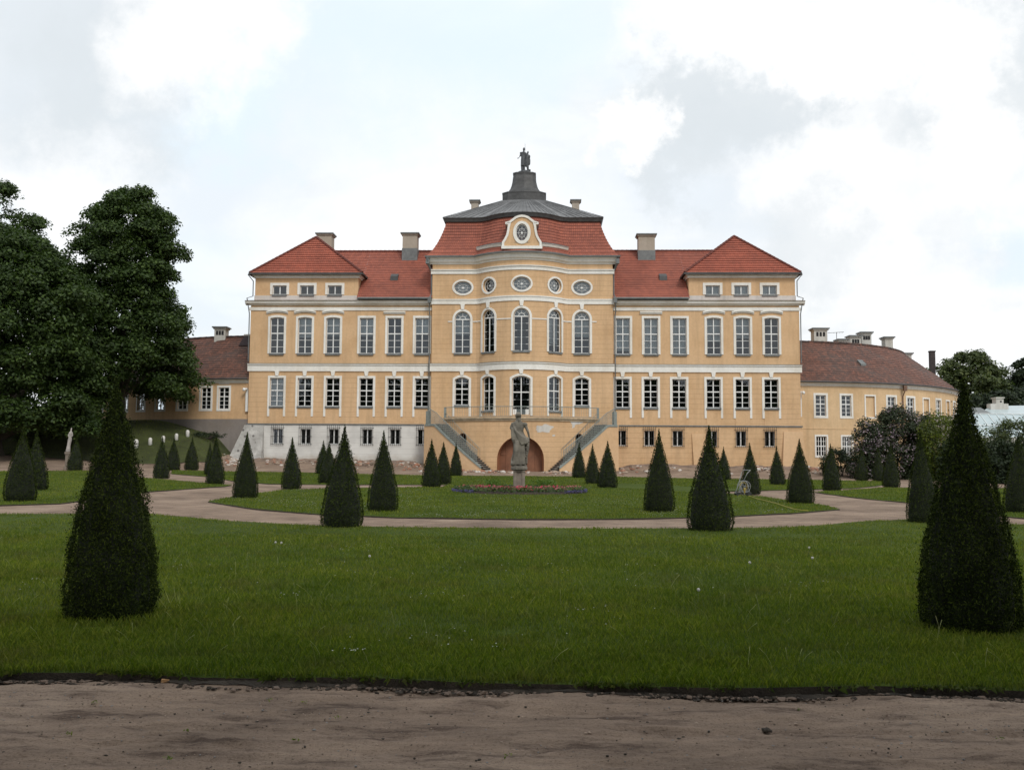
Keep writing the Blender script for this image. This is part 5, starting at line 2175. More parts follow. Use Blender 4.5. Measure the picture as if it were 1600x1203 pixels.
def greenhouse():
    D = 84.0
    p0, p1 = at_depth(1528, 648, D), at_depth(1528, 668, D)
    root = empty('greenhouse', (p0.x, D, 1.0), 0, 'long greenhouse with pale glass roof beside the right wing', 'greenhouse')
    zt = at_depth(1560, 647.5, D + 3).z - 1.0
    zb = at_depth(1560, 684, D).z - 1.0
    L = 16
    g = m_plain('milky_glass', (.42, .50, .52), .25, .12, .8, 0)
    wmat = m_plain('white_glazing_bars', (.6, .64, .64), .5, .05, 3, 0)
    n = 22
    for k in range(n):
        x0, x1 = -.6 + L * k / n, -.6 + L * (k + 1) / n
        for r in range(2):
            t0, t1 = r / 2, (r + 1) / 2
            mb = MB()
            mb.quad((x0, 3 * t0, zb + (zt - zb) * t0), (x1, 3 * t0, zb + (zt - zb) * t0), (x1, 3 * t1, zb + (zt - zb) * t1), (x0, 3 * t1, zb + (zt - zb) * t1))
            mb.build('pane', g, root)
    mb = MB()
    for k in range(n + 1):
        x0 = -.6 + L * k / n
        mb.hexa([(x0 - .03, 0, zb - .02), (x0 + .03, 0, zb - .02), (x0 + .03, 3, zt - .02), (x0 - .03, 3, zt - .02), (x0 - .03, 0, zb + .06), (x0 + .03, 0, zb + .06), (x0 + .03, 3, zt + .06), (x0 - .03, 3, zt + .06)])
    for t in (0, .5, 1):
        mb.tube([(-.6, 3 * t, zb + (zt - zb) * t + .04), (L - .6, 3 * t, zb + (zt - zb) * t + .04)], .05, 4)
    mb.build('glazing_bars', wmat, root)
    mb = MB()
    mb.box(-.6, L, .05, 6, -1, zb)
    mb.box(-.6, L, 3.05, 9, zb, zt - .1)
    mb.build('wall', M['white_dirty'], root)
    # upper slope further back
    mb = MB()
    z2 = at_depth(1600, 636.5, D + 12).z - 1.0
    mb.quad((1.5, 5, zt - .4), (L + 4, 5, zt - .4), (L + 4, 10, z2 + .3), (6, 10, z2))
    mb.build('upper_glass_roof', g, root)
    mb = MB()
    mb.poly([(.6, 5, zt - .3), (4.0, 5, zt + .0), (4.0, 8, zt + .9), (1.9, 8, zt + .9)])
    mb.build('grey_roof', M['gutter'], root)
    # chimney block with stepped shoulders
    q = at_depth(1559, 621, D + 9)
    x = q.x - p0.x
    zt3 = q.z - 1.0
    mb = MB()
    mb.box(x - .35, x + .35, 8.6, 9.4, zt - 1, zt3, 0)
    mb.box(x - .42, x + .42, 8.5, 9.5, zt3 - .12, zt3, 0)
    mb.box(x - .9, x - .35, 8.6, 9.4, zt - 1, zt3 - .62, 0)
    mb.box(x + .35, x + .8, 8.6, 9.4, zt - 1, zt3 - .62, 0)
    mb.box(x + .0, x + .16, 8.58, 8.7, zt3 - .5, zt3 - .34, 1)
    mb.build('chimney', [M['chimney_white'], M['dark']], root)


greenhouse()


# ------------------------------------------------------------------ foliage
def leaf_quads(C, Nn, size, aspect=.6, jit=.7, seed=0):
    """rhombic leaves at centres C with rough normals Nn"""
    r = np.random.default_rng(seed)
    n = len(C)
    nn = Nn + r.normal(0, jit, (n, 3))
    nn /= np.linalg.norm(nn, axis=1, keepdims=True) + 1e-9
    t = r.normal(0, 1, (n, 3))
    a = np.cross(nn, t)
    a /= np.linalg.norm(a, axis=1, keepdims=True) + 1e-9
    b = np.cross(nn, a)
    s = (size * (.6 + .8 * r.random(n)))[:, None]
    V = np.stack([C - a * s, C - b * s * aspect, C + a * s, C + b * s * aspect], 1)
    return V.reshape(-1, 3)


def cone_mesh(name, H, R, n, leaf, seed, bulge=.0, rough=.05):
    """clipped conical yew: leaves all over an uneven cone, dark twigs inside"""
    r = np.random.default_rng(seed)
    t = 1 - (1 - r.random(n) * .9995) ** .6     # more leaves low down
    ph = r.random(n) * 2 * np.pi

    def rad_(t, ph):
        base = np.sin((1 - t) * np.pi / 2 * 1.06) ** (1.30 if n > 20000 else 1.34)
        base = np.maximum(base, 0)
        foot = np.where(t < .09, .90 + .10 * np.sin(np.clip(t / .09, 0, 1) * np.pi / 2), 1.0)
        bel = 1 + bulge * np.sin(np.clip(t / .5, 0, 1) * np.pi)
        return R * base * foot * bel
    rr = rad_(t, ph)
    seedv = seed * 1.7
    lump = np.array([noise.noise(Vector((math.cos(a) * 2.0 + seedv, math.sin(a) * 2.0, q * 6))) + .6 * noise.noise(Vector((math.cos(a) * 5 + seedv, math.sin(a) * 5, q * 15)))
                     for a, q in zip(ph, t)]) * rough * (rr ** .5) * 1.2
    dr = r.normal(0, .011, n) + r.exponential(.010, n) * (r.random(n) < .25) * 2
    if n < 20000:
        dr *= .6
    rr2 = np.maximum(rr + lump * R + dr, .005)
    C = np.stack([rr2 * np.cos(ph), rr2 * np.sin(ph), t * H + r.normal(0, .01, n)], 1)
    C[:, 2] = np.maximum(C[:, 2], .01)
    Nn = np.stack([np.cos(ph), np.sin(ph), np.full(n, .35)], 1)
    V = leaf_quads(C, Nn, np.full(n, leaf), .38, .75, seed)
    # core
    seg, rings = 20, 14
    cv = []
    prof = []
    for i in range(rings + 1):
        q = i / rings * .985
        for k in range(seg):
            a0 = 2 * math.pi * k / seg
            cv.append((q, a0))
    nl = len(V) // 4
    me = bpy.data.meshes.new(name)
    verts = [tuple(v) for v in V]
    faces = [(4 * i, 4 * i + 1, 4 * i + 2, 4 * i + 3) for i in range(nl)]
    off = len(verts)
    for q, a0 in cv:
        rc = float(rad_(np.array([q]), np.array([a0]))[0])
        lp = (noise.noise(Vector((math.cos(a0) * 2.0 + seedv, math.sin(a0) * 2.0, q * 6)))) * rough * (rc ** .5) * 1.2 * R
        rc = max(.002, (rc + lp) * .95 - .035)
        verts.append((rc * math.cos(a0), rc * math.sin(a0), q * H))
    for i in range(rings):
        for k in range(seg):
            k2 = (k + 1) % seg
            faces.append((off + i * seg + k, off + i * seg + k2, off + (i + 1) * seg + k2, off + (i + 1) * seg + k))
    me.from_pydata(verts, [], faces)
    me.materials.append(M['yew'])
    me.materials.append(M['yew_core'])
    idx = np.zeros(len(faces), np.int32)
    idx[nl:] = 1
    me.polygons.foreach_set('material_index', idx)
    me.update()
    return me


CONES = [  # px centre, base row, top row, foot width px, label
    (173, 967, 590, 152, 'large shaggy dark yew cone on the front lawn, nearest one at the left'),
    (1517, 986, 592, 160, 'large dark yew cone on the front lawn, nearest one at the right'),
    (534, 823, 665, 66, 'clipped yew cone at the path edge left of the statue, pale grass at its foot'),
    (1110, 829, 665, 72, 'clipped yew cone at the far edge of the front lawn, right of the statue'),
    (598, 797, 673, 49, 'clipped yew cone between the flower bed and the larger cone at its left'),
    (1030, 798, 671, 49, 'clipped yew cone on the central lawn, first one right of the flower bed'),
    (383, 776, 675, 40, 'clipped yew cone at the left tip of the central lawn, before the stone buttress'),
    (1251, 785, 686, 43, 'clipped yew cone at the right tip of the central lawn, beside the yellow hose'),
    (455, 765, 683, 32, 'clipped yew cone in front of the second basement window from the left'),
    (1173, 773, 692, 31, 'clipped yew cone right behind the hose sprinkler cart'),
    (336, 757, 682, 29, 'clipped yew cone at the foot of the bank, between buttress and white posts'),
    (252, 748, 682, 26, 'clipped yew cone below the middle white post, front one of the pair'),
    (270, 735, 684, 22, 'clipped yew cone below the white posts, rear one of the pair'),
    (299, 735, 683, 22, 'small clipped yew cone standing alone right of the white posts'),
    (504.5, 741, 688, 24, 'small clipped yew cone, rear left one of the pair before the third basement window'),
    (512, 756, 690, 31, 'clipped yew cone, front one of the pair before the third basement window'),
    (674, 762, 686, 31, 'clipped yew cone, largest of the three below the left staircase'),
    (692, 757, 690, 27, 'clipped yew cone, middle one of the three below the left staircase'),
    (712.5, 744, 692, 20, 'smallest clipped yew cone of the three below the left staircase'),
    (904.5, 747, 691, 22, 'smallest clipped yew cone of the three below the right staircase'),
    (926, 757, 694, 25, 'clipped yew cone, middle one of the three below the right staircase'),
    (949, 763, 689, 32, 'clipped yew cone, largest of the three below the right staircase'),
    (1131, 750, 698, 22, 'small clipped yew cone half hidden behind the large cone right of the statue'),
    (1215, 758, 697, 25, 'clipped yew cone before the last basement window, right of the sprinkler cart'),
    (1300, 767, 693, 29, 'clipped yew cone in front of the lower windows of the right wing'),
    (1346, 751, 700, 21, 'small clipped yew cone, first of the row in front of the lilac bush'),
    (1373, 752, 697, 19, 'small clipped yew cone, middle of the row in front of the lilac bush'),
    (1392.5, 762, 692, 27, 'clipped yew cone, last and tallest of the row in front of the lilac bush'),
    (1443, 816, 672, 49, 'tall yew cone just left of the nearest right cone, at the path edge'),
    (1595, 799, 678, 50, 'yew cone cut off by the right edge of the picture'),
    (31, 781, 666, 49, 'tall yew cone near the big trunk, front one of the two at far left'),
    (55, 767, 672, 38, 'yew cone near the big trunk, rear one of the two at far left'),
    (117, 735, 681, 24, 'small clipped yew cone beside the pale garden statue on the left'),
    (327, 742, 691, 17, 'small clipped yew cone mostly hidden behind the one at the foot of the bank'),
]
stub = MB()
stub.tube([(0, 0, -.1), (0, 0, .5)], .04, 6)
stub_me = None
protos = {}


def cone_proto(kind, seed):
    H, R = 2.5, .5
    if kind == 'near':
        return None
    n, leaf = {'mid': (9000, .022), 'far': (3500, .034), 'tiny': (1800, .045)}[kind]
    return cone_mesh('yew_crown_' + kind, 2.5, .5, n, leaf, seed, .0, .07 if kind == 'mid' else .04)


for i, (px, pb, pt, wpx, label) in enumerate(CONES):
    g = ground_point(px, pb + (5 if wpx > 100 else 3 if wpx > 38 else 0))
    d = (g - EYE).to_2d().length
    top = at_depth(px, pt, g.y)
    H = top.z - g.z
    R = wpx / 2 * g.y / F_PX
    root = empty('topiary_cone', (g.x, g.y, g.z + .03), random.uniform(0, 6.28), label, 'topiary', 'clipped yew cones in the palace garden')
    if wpx > 100:
        me = cone_mesh('yew_crown', H, R, 46000, .0150, 11 + i, .02, .20 if i == 0 else .15)
        c = link_mesh('crown', me, root)
        c.scale = (.85, .85, 1)
    else:
        kind = 'mid' if wpx > 38 else ('far' if wpx > 26 else 'tiny')
        var = i % 3
        if (kind, var) not in protos:
            protos[(kind, var)] = cone_proto(kind, 40 + var * 7 + len(kind))
        c = link_mesh('crown', protos[(kind, var)], root)
        c.scale = (R / .5 / 1.03, R / .5 / 1.03, H / 2.5)
    if stub_me is None:
        s0 = stub.build('trunk', M['bark'], root)
        stub_me = s0.data
    else:
        link_mesh('trunk', stub_me, root)
    root.rotation_euler.x = random.uniform(-.018, .018)
    root.rotation_euler.y = random.uniform(-.018, .018)
    TOPIARY.append((g.x, g.y, R))


def crown_mesh(name, H, prof, n_clump, per, leaf, mat, seed, z0=0, lean=(0, 0), squash=(1, 1), rc=(.7, 1.5), fill=.75, mats2=None, frac2=0, lobes=0):
    """prof: (t, radius) of the crown; leaf clumps spread over and through it"""
    r = np.random.default_rng(seed)
    ts = np.array([p[0] for p in prof]); rs = np.array([p[1] for p in prof])
    t = []
    while len(t) < n_clump:
        q = r.random()
        if r.random() < np.interp(q, ts, rs) / rs.max() + .05:
            t.append(q)
    t = np.array(t)
    ph = r.random(n_clump) * 2 * np.pi
    R = np.interp(t, ts, rs)
    off = np.array([noise.noise(Vector((math.cos(a) * 1.3 + seed, math.sin(a) * 1.3, q * 4))) for a, q in zip(ph, t)])
    R = R * (1 + .28 * off)
    f = np.sqrt(r.random(n_clump)) * (1 - fill) + fill
    f[r.random(n_clump) < .2] *= .6
    cx = R * f * np.cos(ph) * squash[0] + lean[0] * t
    cy = R * f * np.sin(ph) * squash[1] + lean[1] * t
    cz = z0 + t * (H - z0)
    if lobes:
        # clumps gather into overlapping boughs that bulge out of the crown
        lt, lp = np.sort(r.random(lobes)) * .97 + .01, (np.arange(lobes) * 2.399 + r.normal(0, .35, lobes))
        lR = np.interp(lt, ts, rs) * r.uniform(.70, 1.0, lobes)
        L0 = np.stack([lR * np.cos(lp) * squash[0] + lean[0] * lt, lR * np.sin(lp) * squash[1] + lean[1] * lt, z0 + lt * (H - z0)], 1)
        lr = r.uniform(.9, 1.9, lobes) * np.clip(np.interp(lt, ts, rs) / rs.max() + .15, .3, 1)
        k_ = r.integers(0, lobes, n_clump)
        on = r.random(n_clump) < .80
        v_ = r.normal(0, 1, (n_clump, 3)); v_ /= np.linalg.norm(v_, axis=1, keepdims=True)
        v_[:, 2] = np.abs(v_[:, 2]) * .9 - .15
        Pn = L0[k_] + v_ * (lr[k_] * r.uniform(.55, 1.05, n_clump))[:, None]
        cx = np.where(on, Pn[:, 0], cx * .85); cy = np.where(on, Pn[:, 1], cy * .85); cz = np.where(on, Pn[:, 2], cz)
        rc = (rc[0] * .6, rc[1] * .62)
    crr = r.uniform(rc[0], rc[1], n_clump)
    Cs, Ns, L = [], [], []
    for k in range(n_clump):
        m = int(per * (crr[k] / rc[1]) ** 2) + 6
        v = r.normal(0, 1, (m, 3))
        v /= np.linalg.norm(v, axis=1, keepdims=True)
        v[:, 2] = np.where(r.random(m) < .7, np.abs(v[:, 2]), v[:, 2])
        q = (r.random(m) ** .4)[:, None]
        droop = -.25 * (v[:, 0:1] ** 2 + v[:, 1:2] ** 2) * crr[k]
        p = v * q * crr[k] * np.array([1.1, 1.1, .75])
        p[:, 2:3] += droop
        Cs.append(p + np.array([cx[k], cy[k], cz[k]]))
        Ns.append(v + np.array([0, 0, .5]))
    C = np.concatenate(Cs); Nn = np.concatenate(Ns)
    V = leaf_quads(C, Nn, np.full(len(C), leaf), .62, .55, seed + 1)
    idx = None
    mm = [mat]
    if mats2 is not None:
        mm = [mat, mats2]
        pn = r.random(len(C))
        cl = np.array([noise.noise(Vector((a * .9, b * .9, c * .9))) for a, b, c in C])
        idx = ((pn < frac2) & (cl > -.05)).astype(np.int32)
    return np_mesh(name, V, 4, mm, idx), np.stack([cx, cy, cz], 1)


def tree(name, x, y, H, prof, crown0, trunk_r, label, mat, seed, n_clump=230, per=150, leaf=.17, group=None, lean=(0, 0), z=None, rc=(.7, 1.5), fill=.75, cat='tree', squash=(1, 1), lobes=0):
    zz = terrain(x, y) if z is None else z
    root = empty(name, (x, y, zz), 0, label, cat, group)
    me, cl = crown_mesh(name + '_crown', H, prof, n_clump, per, leaf, mat, seed, crown0, lean, squash, rc, fill, lobes=lobes)
    link_mesh('crown', me, root)
    mb = MB()
    top = H * .8
    pts = [(lean[0] * k / 8 * .8, lean[1] * k / 8 * .8, -.3 + top * k / 8) for k in range(9)]
    rr = [trunk_r * (1.5 if k == 0 else 1) * (1 - .85 * k / 8) for k in range(9)]
    mb.tube(pts, rr, 8)
    rnd = random.Random(seed)
    for k in range(16):
        c = Vector(cl[rnd.randrange(len(cl))])
        st = max(crown0 * .7, c.z - math.hypot(c.x, c.y) * rnd.uniform(.4, 1.0))
        st = min(st, top * .95)
        b = Vector((lean[0] * st / H, lean[1] * st / H, st))
        mid = b.lerp(c, .5) + Vector((0, 0, .4))
        r0 = trunk_r * (1 - .8 * st / top) * .5
        mb.tube([b, mid, c], [r0, r0 * .6, .03], 5)
    mb.build('trunk', M['bark'], root)
    return root


# big chestnuts on the left
P1 = at_depth(-14, 700, 77)
tree('chestnut_tree', P1.x, 77.0, 18.3, [(0, 7.8), (.08, 8.2), (.45, 8.2), (.66, 7.6), (.8, 5.4), (.92, 3.2), (1, 1.2)], 1.7, .75,
     'huge dark chestnut tree with low hanging crown, trunk at the far left edge', M['lime_leaf'], 5, 3600, 110, .135, rc=(.8, 1.8), fill=.80, lobes=170)
P2 = at_depth(186, 650, 85)
tree('chestnut_tree', P2.x, 85.0, 21.9, [(0, 4.6), (.06, 5.7), (.2, 5.5), (.4, 4.3), (.6, 4.2), (.75, 4.1), (.87, 3.0), (.95, 1.7), (1, .5)], 3.0, .55,
     'tall narrow chestnut tree in front of the left wing, right of the huge one', M['lime_leaf'], 9, 2700, 95, .13, lean=(.2, 0), z=terrain(P2.x, 85), rc=(.7, 1.6), fill=.68, lobes=125)
P3 = at_depth(-10, 500, 92)
tree('lime_tree', P3.x, 92.0, 27.5, [(0, 6), (.3, 6.5), (.6, 5.6), (.75, 4.4), (.88, 2.8), (1, .7)], 6, .6,
     'looser tree top showing above the huge chestnut at the far left', M['lime_leaf'], 14, 1400, 85, .14, z=1.0, rc=(.7, 1.6), lobes=75)

# trees and shrubs at the right
def rt(px, row_top, D, base_z, wpx, label, mat, seed, name='park_tree', n=170, per=120, leaf=.18, prof=None, fill=.7, rc=(.8, 1.7), cat='tree', group='park trees behind the right wing'):
    p = at_depth(px, row_top, D)
    R = wpx / 2 * D / F_PX
    H = p.z - base_z
    prof = prof or [(0, R * .75), (.2, R), (.5, R * .98), (.75, R * .75), (.92, R * .4), (1, R * .12)]
    tree(name, p.x, D, H, prof, H * .12, .35, label, mat, seed, int(n * 2.3), int(per * .7), leaf, group, z=base_z, rc=rc, fill=fill, lobes=max(14, n // 6))


rt(1515, 548, 125, .5, 105, 'broad olive green tree behind the right wing, beside the dark chimney stack', M['leaf_mid'], 21, n=240, per=120)
rt(1476, 556, 135, .5, 50, 'thin crowned pale tree directly behind the dark chimney stack', M['leaf_mid'], 22, n=60, per=60)
rt(1545, 585, 118, .5, 70, 'lower olive green tree right behind the greenhouse chimney', M['leaf_mid'], 23, n=130)
rt(1572, 570, 140, .5, 46, 'dark ragged tree between the broad olive tree and the picture edge', M['leaf_dark'], 24, n=90, per=90, fill=.6)
rt(1600, 562, 132, .5, 50, 'dark tree at the right edge behind the greenhouse', M['leaf_dark'], 25, n=110)
rt(1560, 612, 112, .5, 70, 'darkest low tree just above the greenhouse roof', M['leaf_dark'], 26, n=150, per=120)
rt(1610, 600, 115, .5, 60, 'dark spreading tree over the far end of the greenhouse', M['leaf_dark'], 27, n=120)
rt(1440, 579, 128, .5, 40, 'small tree top peeping over the sloping end of the right wing roof', M['leaf_mid'], 28, n=50, per=70)


def bush(name, px, row_top, row_base, D, wpx, label, mat, seed, n=90, per=110, leaf=.09, mats2=None, frac2=0, group=None, rc=(.4, .85), depth=.8, prof=None):
    p, q = at_depth(px, row_top, D), at_depth(px, row_base, D)
    zb = terrain(p.x, D)
    H = p.z - zb
    R = wpx / 2 * D / F_PX
    root = empty(name, (p.x, D, zb), 0, label, 'shrub', group)
    prof = prof or [(0, R * .9), (.3, R), (.6, R * .95), (.85, R * .72), (1, R * .36)]
    n = int(n * 1.5)
    me, cl = crown_mesh(name + '_crown', H, prof, n, per, leaf, mat, seed, .1, (0, 0), (1, depth), rc, .7, mats2, frac2)
    link_mesh('crown', me, root)
    mb = MB()
    rnd = random.Random(seed)
    for k in range(7):
        c = Vector(cl[rnd.randrange(len(cl))])
        mb.tube([(rnd.uniform(-.3, .3) * R, rnd.uniform(-.2, .2) * R, -.1), (c.x * .5, c.y * .5, c.z * .6), tuple(c)], [.06, .04, .015], 4)
    mb.build('stems', M['bark'], root)
    return root


bush('lilac_bush', 1402, 638, 735, 80, 76, 'large lilac bush with faded mauve blossom in front of the right wing', M['lilac_leaf'], 31, 150, 150, .085, M['lilac'], .30)
bush('lilac_bush', 1360, 660, 735, 79, 56, 'left side lobe of lilac with many mauve blossoms, partly over the lower windows', M['lilac_leaf'], 32, 90, 150, .085, M['lilac'], .36)
bush('lilac_bush', 1440, 646, 735, 81, 52, 'lilac with few blossoms between the largest lilac and the yellow green shrub', M['lilac_leaf'], 33, 90, 150, .085, M['lilac'], .22)
bush('green_shrub', 1308, 703, 733, 82, 50, 'low dark green shrub under the first lower window of the right wing', M['leaf_dark'], 34, 60, 90, .07, rc=(.25, .5))
bush('green_shrub', 1345, 708, 733, 80, 40, 'low dark green shrub between the row of small cones and the lilac', M['leaf_dark'], 35, 50, 90, .07, rc=(.25, .5))
bush('golden_shrub', 1466, 648, 735, 78, 50, 'fresh yellow green shrub left of the nearest right cone', M['leaf_yellow'], 36, 80, 130, .08, M['leaf_mid'], .4)
bush('golden_shrub', 1546, 672, 738, 76, 44, 'yellow green shrub right of the nearest right cone', M['leaf_yellow'], 37, 60, 110, .08, M['leaf_mid'], .55)
bush('grey_shrub', 1584, 656, 740, 74, 84, 'loose grey green shrub in front of the greenhouse roof', M['leaf_mid'], 38, 120, 110, .08, M['leaf_dark'], .3)
bush('green_shrub', 1566, 690, 742, 73, 60, 'dark low shrub at the foot of the grey green one', M['leaf_dark'], 39, 90, 110, .08)
bush('green_shrub', 1620, 680, 742, 72, 50, 'dark shrub at the right picture edge', M['leaf_dark'], 40, 60, 110, .08)
bush('green_shrub', 1500, 690, 738, 76, 60, 'dark shrub hidden behind the nearest right cone', M['leaf_dark'], 41, 70, 110, .08)
bush('wild_shrub', 325, 676, 700, 87, 46, 'straggly weeds on the top edge of the grassy bank by the wing plinth', M['leaf_dark'], 42, 30, 50, .06, rc=(.15, .35))

# unseen trees added behind the viewer to darken the foreground and window reflections
shade_me, shade_cl = crown_mesh('shade_tree_crown', 18.5, [(0, 4.8), (.2, 6.4), (.5, 6.6), (.8, 4.8), (1, 1)], 300, 110, .34, M['lime_leaf'], 77, 3.2, (0, 0), (1, 1), (1.0, 2.0), .7)
for i, (x, y) in enumerate(((-21, -11), (-10.5, -9.5), (0.5, -11), (11, -9.5), (22, -11), (-32, -9.5), (-43, -11), (33, -9.5), (44, -11))):
    root = empty('added_shade_tree', (x, y, -.06), i * 1.3, ('leafy added shade tree behind the viewer, third of nine from the left', 'leafy added shade tree behind the viewer, fourth of nine from the left', 'leafy added shade tree behind the viewer, middle one of nine', 'leafy added shade tree behind the viewer, fourth of nine from the right', 'leafy added shade tree behind the viewer, third of nine from the right', 'leafy added shade tree behind the viewer, second of nine from the left', 'leafy added shade tree behind the viewer, leftmost of nine', 'leafy added shade tree behind the viewer, second of nine from the right', 'leafy added shade tree behind the viewer, rightmost of nine')[i], 'tree', 'unseen shade trees added behind the viewer')
    link_mesh('crown', shade_me, root)
    mb = MB()
    mb.tube([(0, 0, -.2), (0, 0, 3), (.1, 0, 9)], [.5, .36, .15], 8)
    mb.build('trunk', M['bark'], root)


# ------------------------------------------------------------------ statues
def remeshed(mb, name, mat, parent, voxel, disp=.0):
    o = mb.build(name, mat, parent)
    m = o.modifiers.new('remesh', 'REMESH')
    m.mode = 'VOXEL'
    m.voxel_size = voxel
    m.use_smooth_shade = True
    s = o.modifiers.new('smooth', 'SMOOTH')
    s.factor = .5
    s.iterations = 2
    return o


def draped_body(mb, lobes=9, seed=1, H=1.0):
    """skirt of a standing draped woman from ground to hips, seen from behind; unit height 2.3"""
    lv = [(0, .30, .24, -.02), (.10, .31, .24, -.02), (.35, .275, .21, -.03), (.6, .25, .195, -.03), (.85, .255, .2, -.02), (1.05, .29, .22, 0), (1.22, .285, .21, .02), (1.38, .215, .165, .0), (1.5, .20, .15, -.02),
          (1.65, .24, .165, -.03), (1.78, .27, .16, -.03), (1.87, .22, .14, -.03), (1.93, .11, .11, -.02), (2.06, .095, .10, -.01)]
    seg = 48
    n0 = len(mb.v)
    for z, rx, ry, ox in lv:
        amp = .11 * max(0, min(1, (1.15 - z) / .8)) + .02
        for k in range(seg):
            a = 2 * math.pi * k / seg
            f = 1 + amp * math.sin(a * lobes + 1.3 * math.sin(z * 2.5 + seed)) + amp * .5 * math.sin(a * 5 + z * 2)
            mb.v.append((ox + rx * f * math.cos(a), ry * f * math.sin(a), z))
    for i in range(len(lv) - 1):
        for k in range(seg):
            k2 = (k + 1) % seg
            mb.f.append((n0 + i * seg + k, n0 + i * seg + k2, n0 + (i + 1) * seg + k2, n0 + (i + 1) * seg + k)); mb.m.append(0); mb.uv.append(None)
    mb.f.append(tuple(n0 + k for k in reversed(range(seg)))); mb.m.append(0); mb.uv.append(None)
    mb.f.append(tuple(n0 + (len(lv) - 1) * seg + k for k in range(seg))); mb.m.append(0); mb.uv.append(None)


def main_statue():
    g = ground_point(811, 769.5)
    root = empty('garden_statue', (g.x, g.y, g.z), 0, 'grey stone statue of a draped woman seen from behind on a tall pedestal', 'statue')
    k = g.y / F_PX
    zped = at_depth(811, 735, g.y).z - g.z
    zfig = at_depth(811, 728, g.y).z - g.z
    ztop = at_depth(812, 644, g.y).z - g.z
    mb = MB()
    hw = 9.3 * k
    # shaft with engaged quarter columns
    mb.box(-hw * .80, hw * .80, -hw * .8, hw * .8, 0, zped - .06)
    for sx in (-1, 1):
        for sy in (-1, 1):
            mb.lathe([(hw * .36, 0), (hw * .34, zped - .06)], 12, (sx * hw * .64, sy * hw * .64))
    mb.box(-hw * 1.12, hw * 1.12, -hw * 1.12, hw * 1.12, -.1, .16)
    mb.box(-hw * 1.02, hw * 1.02, -hw * 1.02, hw * 1.02, zped - .06, zped)
    mb.build('pedestal', M['pedestal'], root)
    mb = MB()
    hp = 12.4 * k
    mb.lathe([(hp * .92, zped), (hp * 1.12, zped + .05), (hp * 1.12, zfig - .05), (hp * 1.0, zfig)], 8)
    mb.build('plinth', M['stone'], root)
    fig = MB()
    draped_body(fig)
    # head turned a little to the left, hair knot
    fig.ellipsoid((-.02, .02, 2.16), (.135, .15, .165))
    fig.ellipsoid((-.01, -.11, 2.19), (.12, .11, .10))
    fig.ellipsoid((-.07, .10, 2.15), (.03, .035, .04))
    fig.tube([(-.0, -.08, 2.1), (.01, -.12, 1.95), (0, -.13, 1.85)], [.05, .045, .02], 8)
    # shoulders and arms: left arm bent forward, right arm down to the hip
    fig.tube([(-.24, 0, 1.83), (-.33, -.02, 1.62), (-.29, .08, 1.5), (-.12, .2, 1.55)], [.085, .075, .06, .045], 10)
    fig.tube([(.20, 0, 1.83), (.30, -.02, 1.66), (.37, -.05, 1.45), (.40, .0, 1.26)], [.09, .07, .052, .04], 10)
    for q in range(5):
        fig.tube([(.38 + .012 * q, -.03 + .02 * q, 1.28), (.37 + .014 * q, -.02 + .022 * q, 1.2), (.35 + .012 * q, .0 + .02 * q, 1.15)], [.015, .013, .01], 6)
        fig.tube([(-.14, .2, 1.56 - .02 * q), (-.06, .22, 1.57 - .022 * q), (-.02, .2, 1.55 - .02 * q)], [.014, .012, .01], 6)
    fig.ellipsoid((.24, 0, 1.78), (.13, .12, .10))
    fig.ellipsoid((-.22, 0, 1.78), (.12, .12, .10))
    fig.ellipsoid((-.11, -.10, 1.60), (.09, .06, .17))
    fig.ellipsoid((.08, -.10, 1.60), (.09, .06, .17))
    # mantle rolled across the back from left shoulder to right hip
    for j in range(7):
        o = j * .05
        a0, a1 = (-.26, -.06 - .02 * (j % 2), 1.80 - o * 1.1), (.24 + .01 * j, -.20, 1.22 - o * .75)
        mid = (-.15 + .04 * j * .5, -.20, 1.50 - o * 1.25)
        mid2 = (.08, -.245, 1.24 - o * 1.05)
        fig.tube([a0, mid, mid2, a1, (.35, -.08, 1.2 - o * .4)], [.045, .05, .05, .045, .03], 7)
    # hanging cloth on the left hip and the cascade of folds on the right
    for j in range(5):
        fig.tube([(-.30 + .03 * j, -.10, 1.62), (-.31 + .035 * j, -.13, 1.35), (-.30 + .04 * j, -.15, 1.13), (-.27 + .035 * j, -.13, 1.0)], [.05, .055, .05, .03], 7)
    for j in range(9):
        zz = 1.15 - j * .095
        fig.ellipsoid((.33 - .012 * j + .02 * (j % 2), -.06, zz), (.07, .09, .062))
    fig.tube([(.36, -.02, 1.18), (.34, -.05, .8), (.28, -.04, .4), (.30, -.02, .1)], [.05, .06, .05, .05], 8)
    # bent left leg showing through the cloth, long vertical folds
    fig.tube([(-.10, -.12, 1.05), (-.15, -.22, .62), (-.16, -.16, .16)], [.13, .105, .09], 10)
    fig.tube([(.10, -.10, 1.05), (.09, -.17, .6), (.08, -.16, .1)], [.12, .10, .09], 10)
    for j in range(8):
        x = -.26 + j * .07
        fig.tube([(x * .55 + .02, -.20, 1.05), (x * .85, -.22, .6), (x, -.24, .06)], [.018, .026, .034], 6)
    fig.ellipsoid((-.24, -.12, .10), (.13, .16, .12))
    fig.tube([(-.28, -.1, .5), (-.33, -.1, .25), (-.32, -.12, .05)], [.03, .04, .05], 8)
    # lean for contrapposto
    s = (ztop - zfig) / 2.31
    fig.v = [((x + .03 * math.sin(z * 2.2)) * s * 1.02, y * s, zfig + z * s) for x, y, z in fig.v]
    remeshed(fig, 'draped_figure', M['stone'], root, .017)
    return g


SG = main_statue()


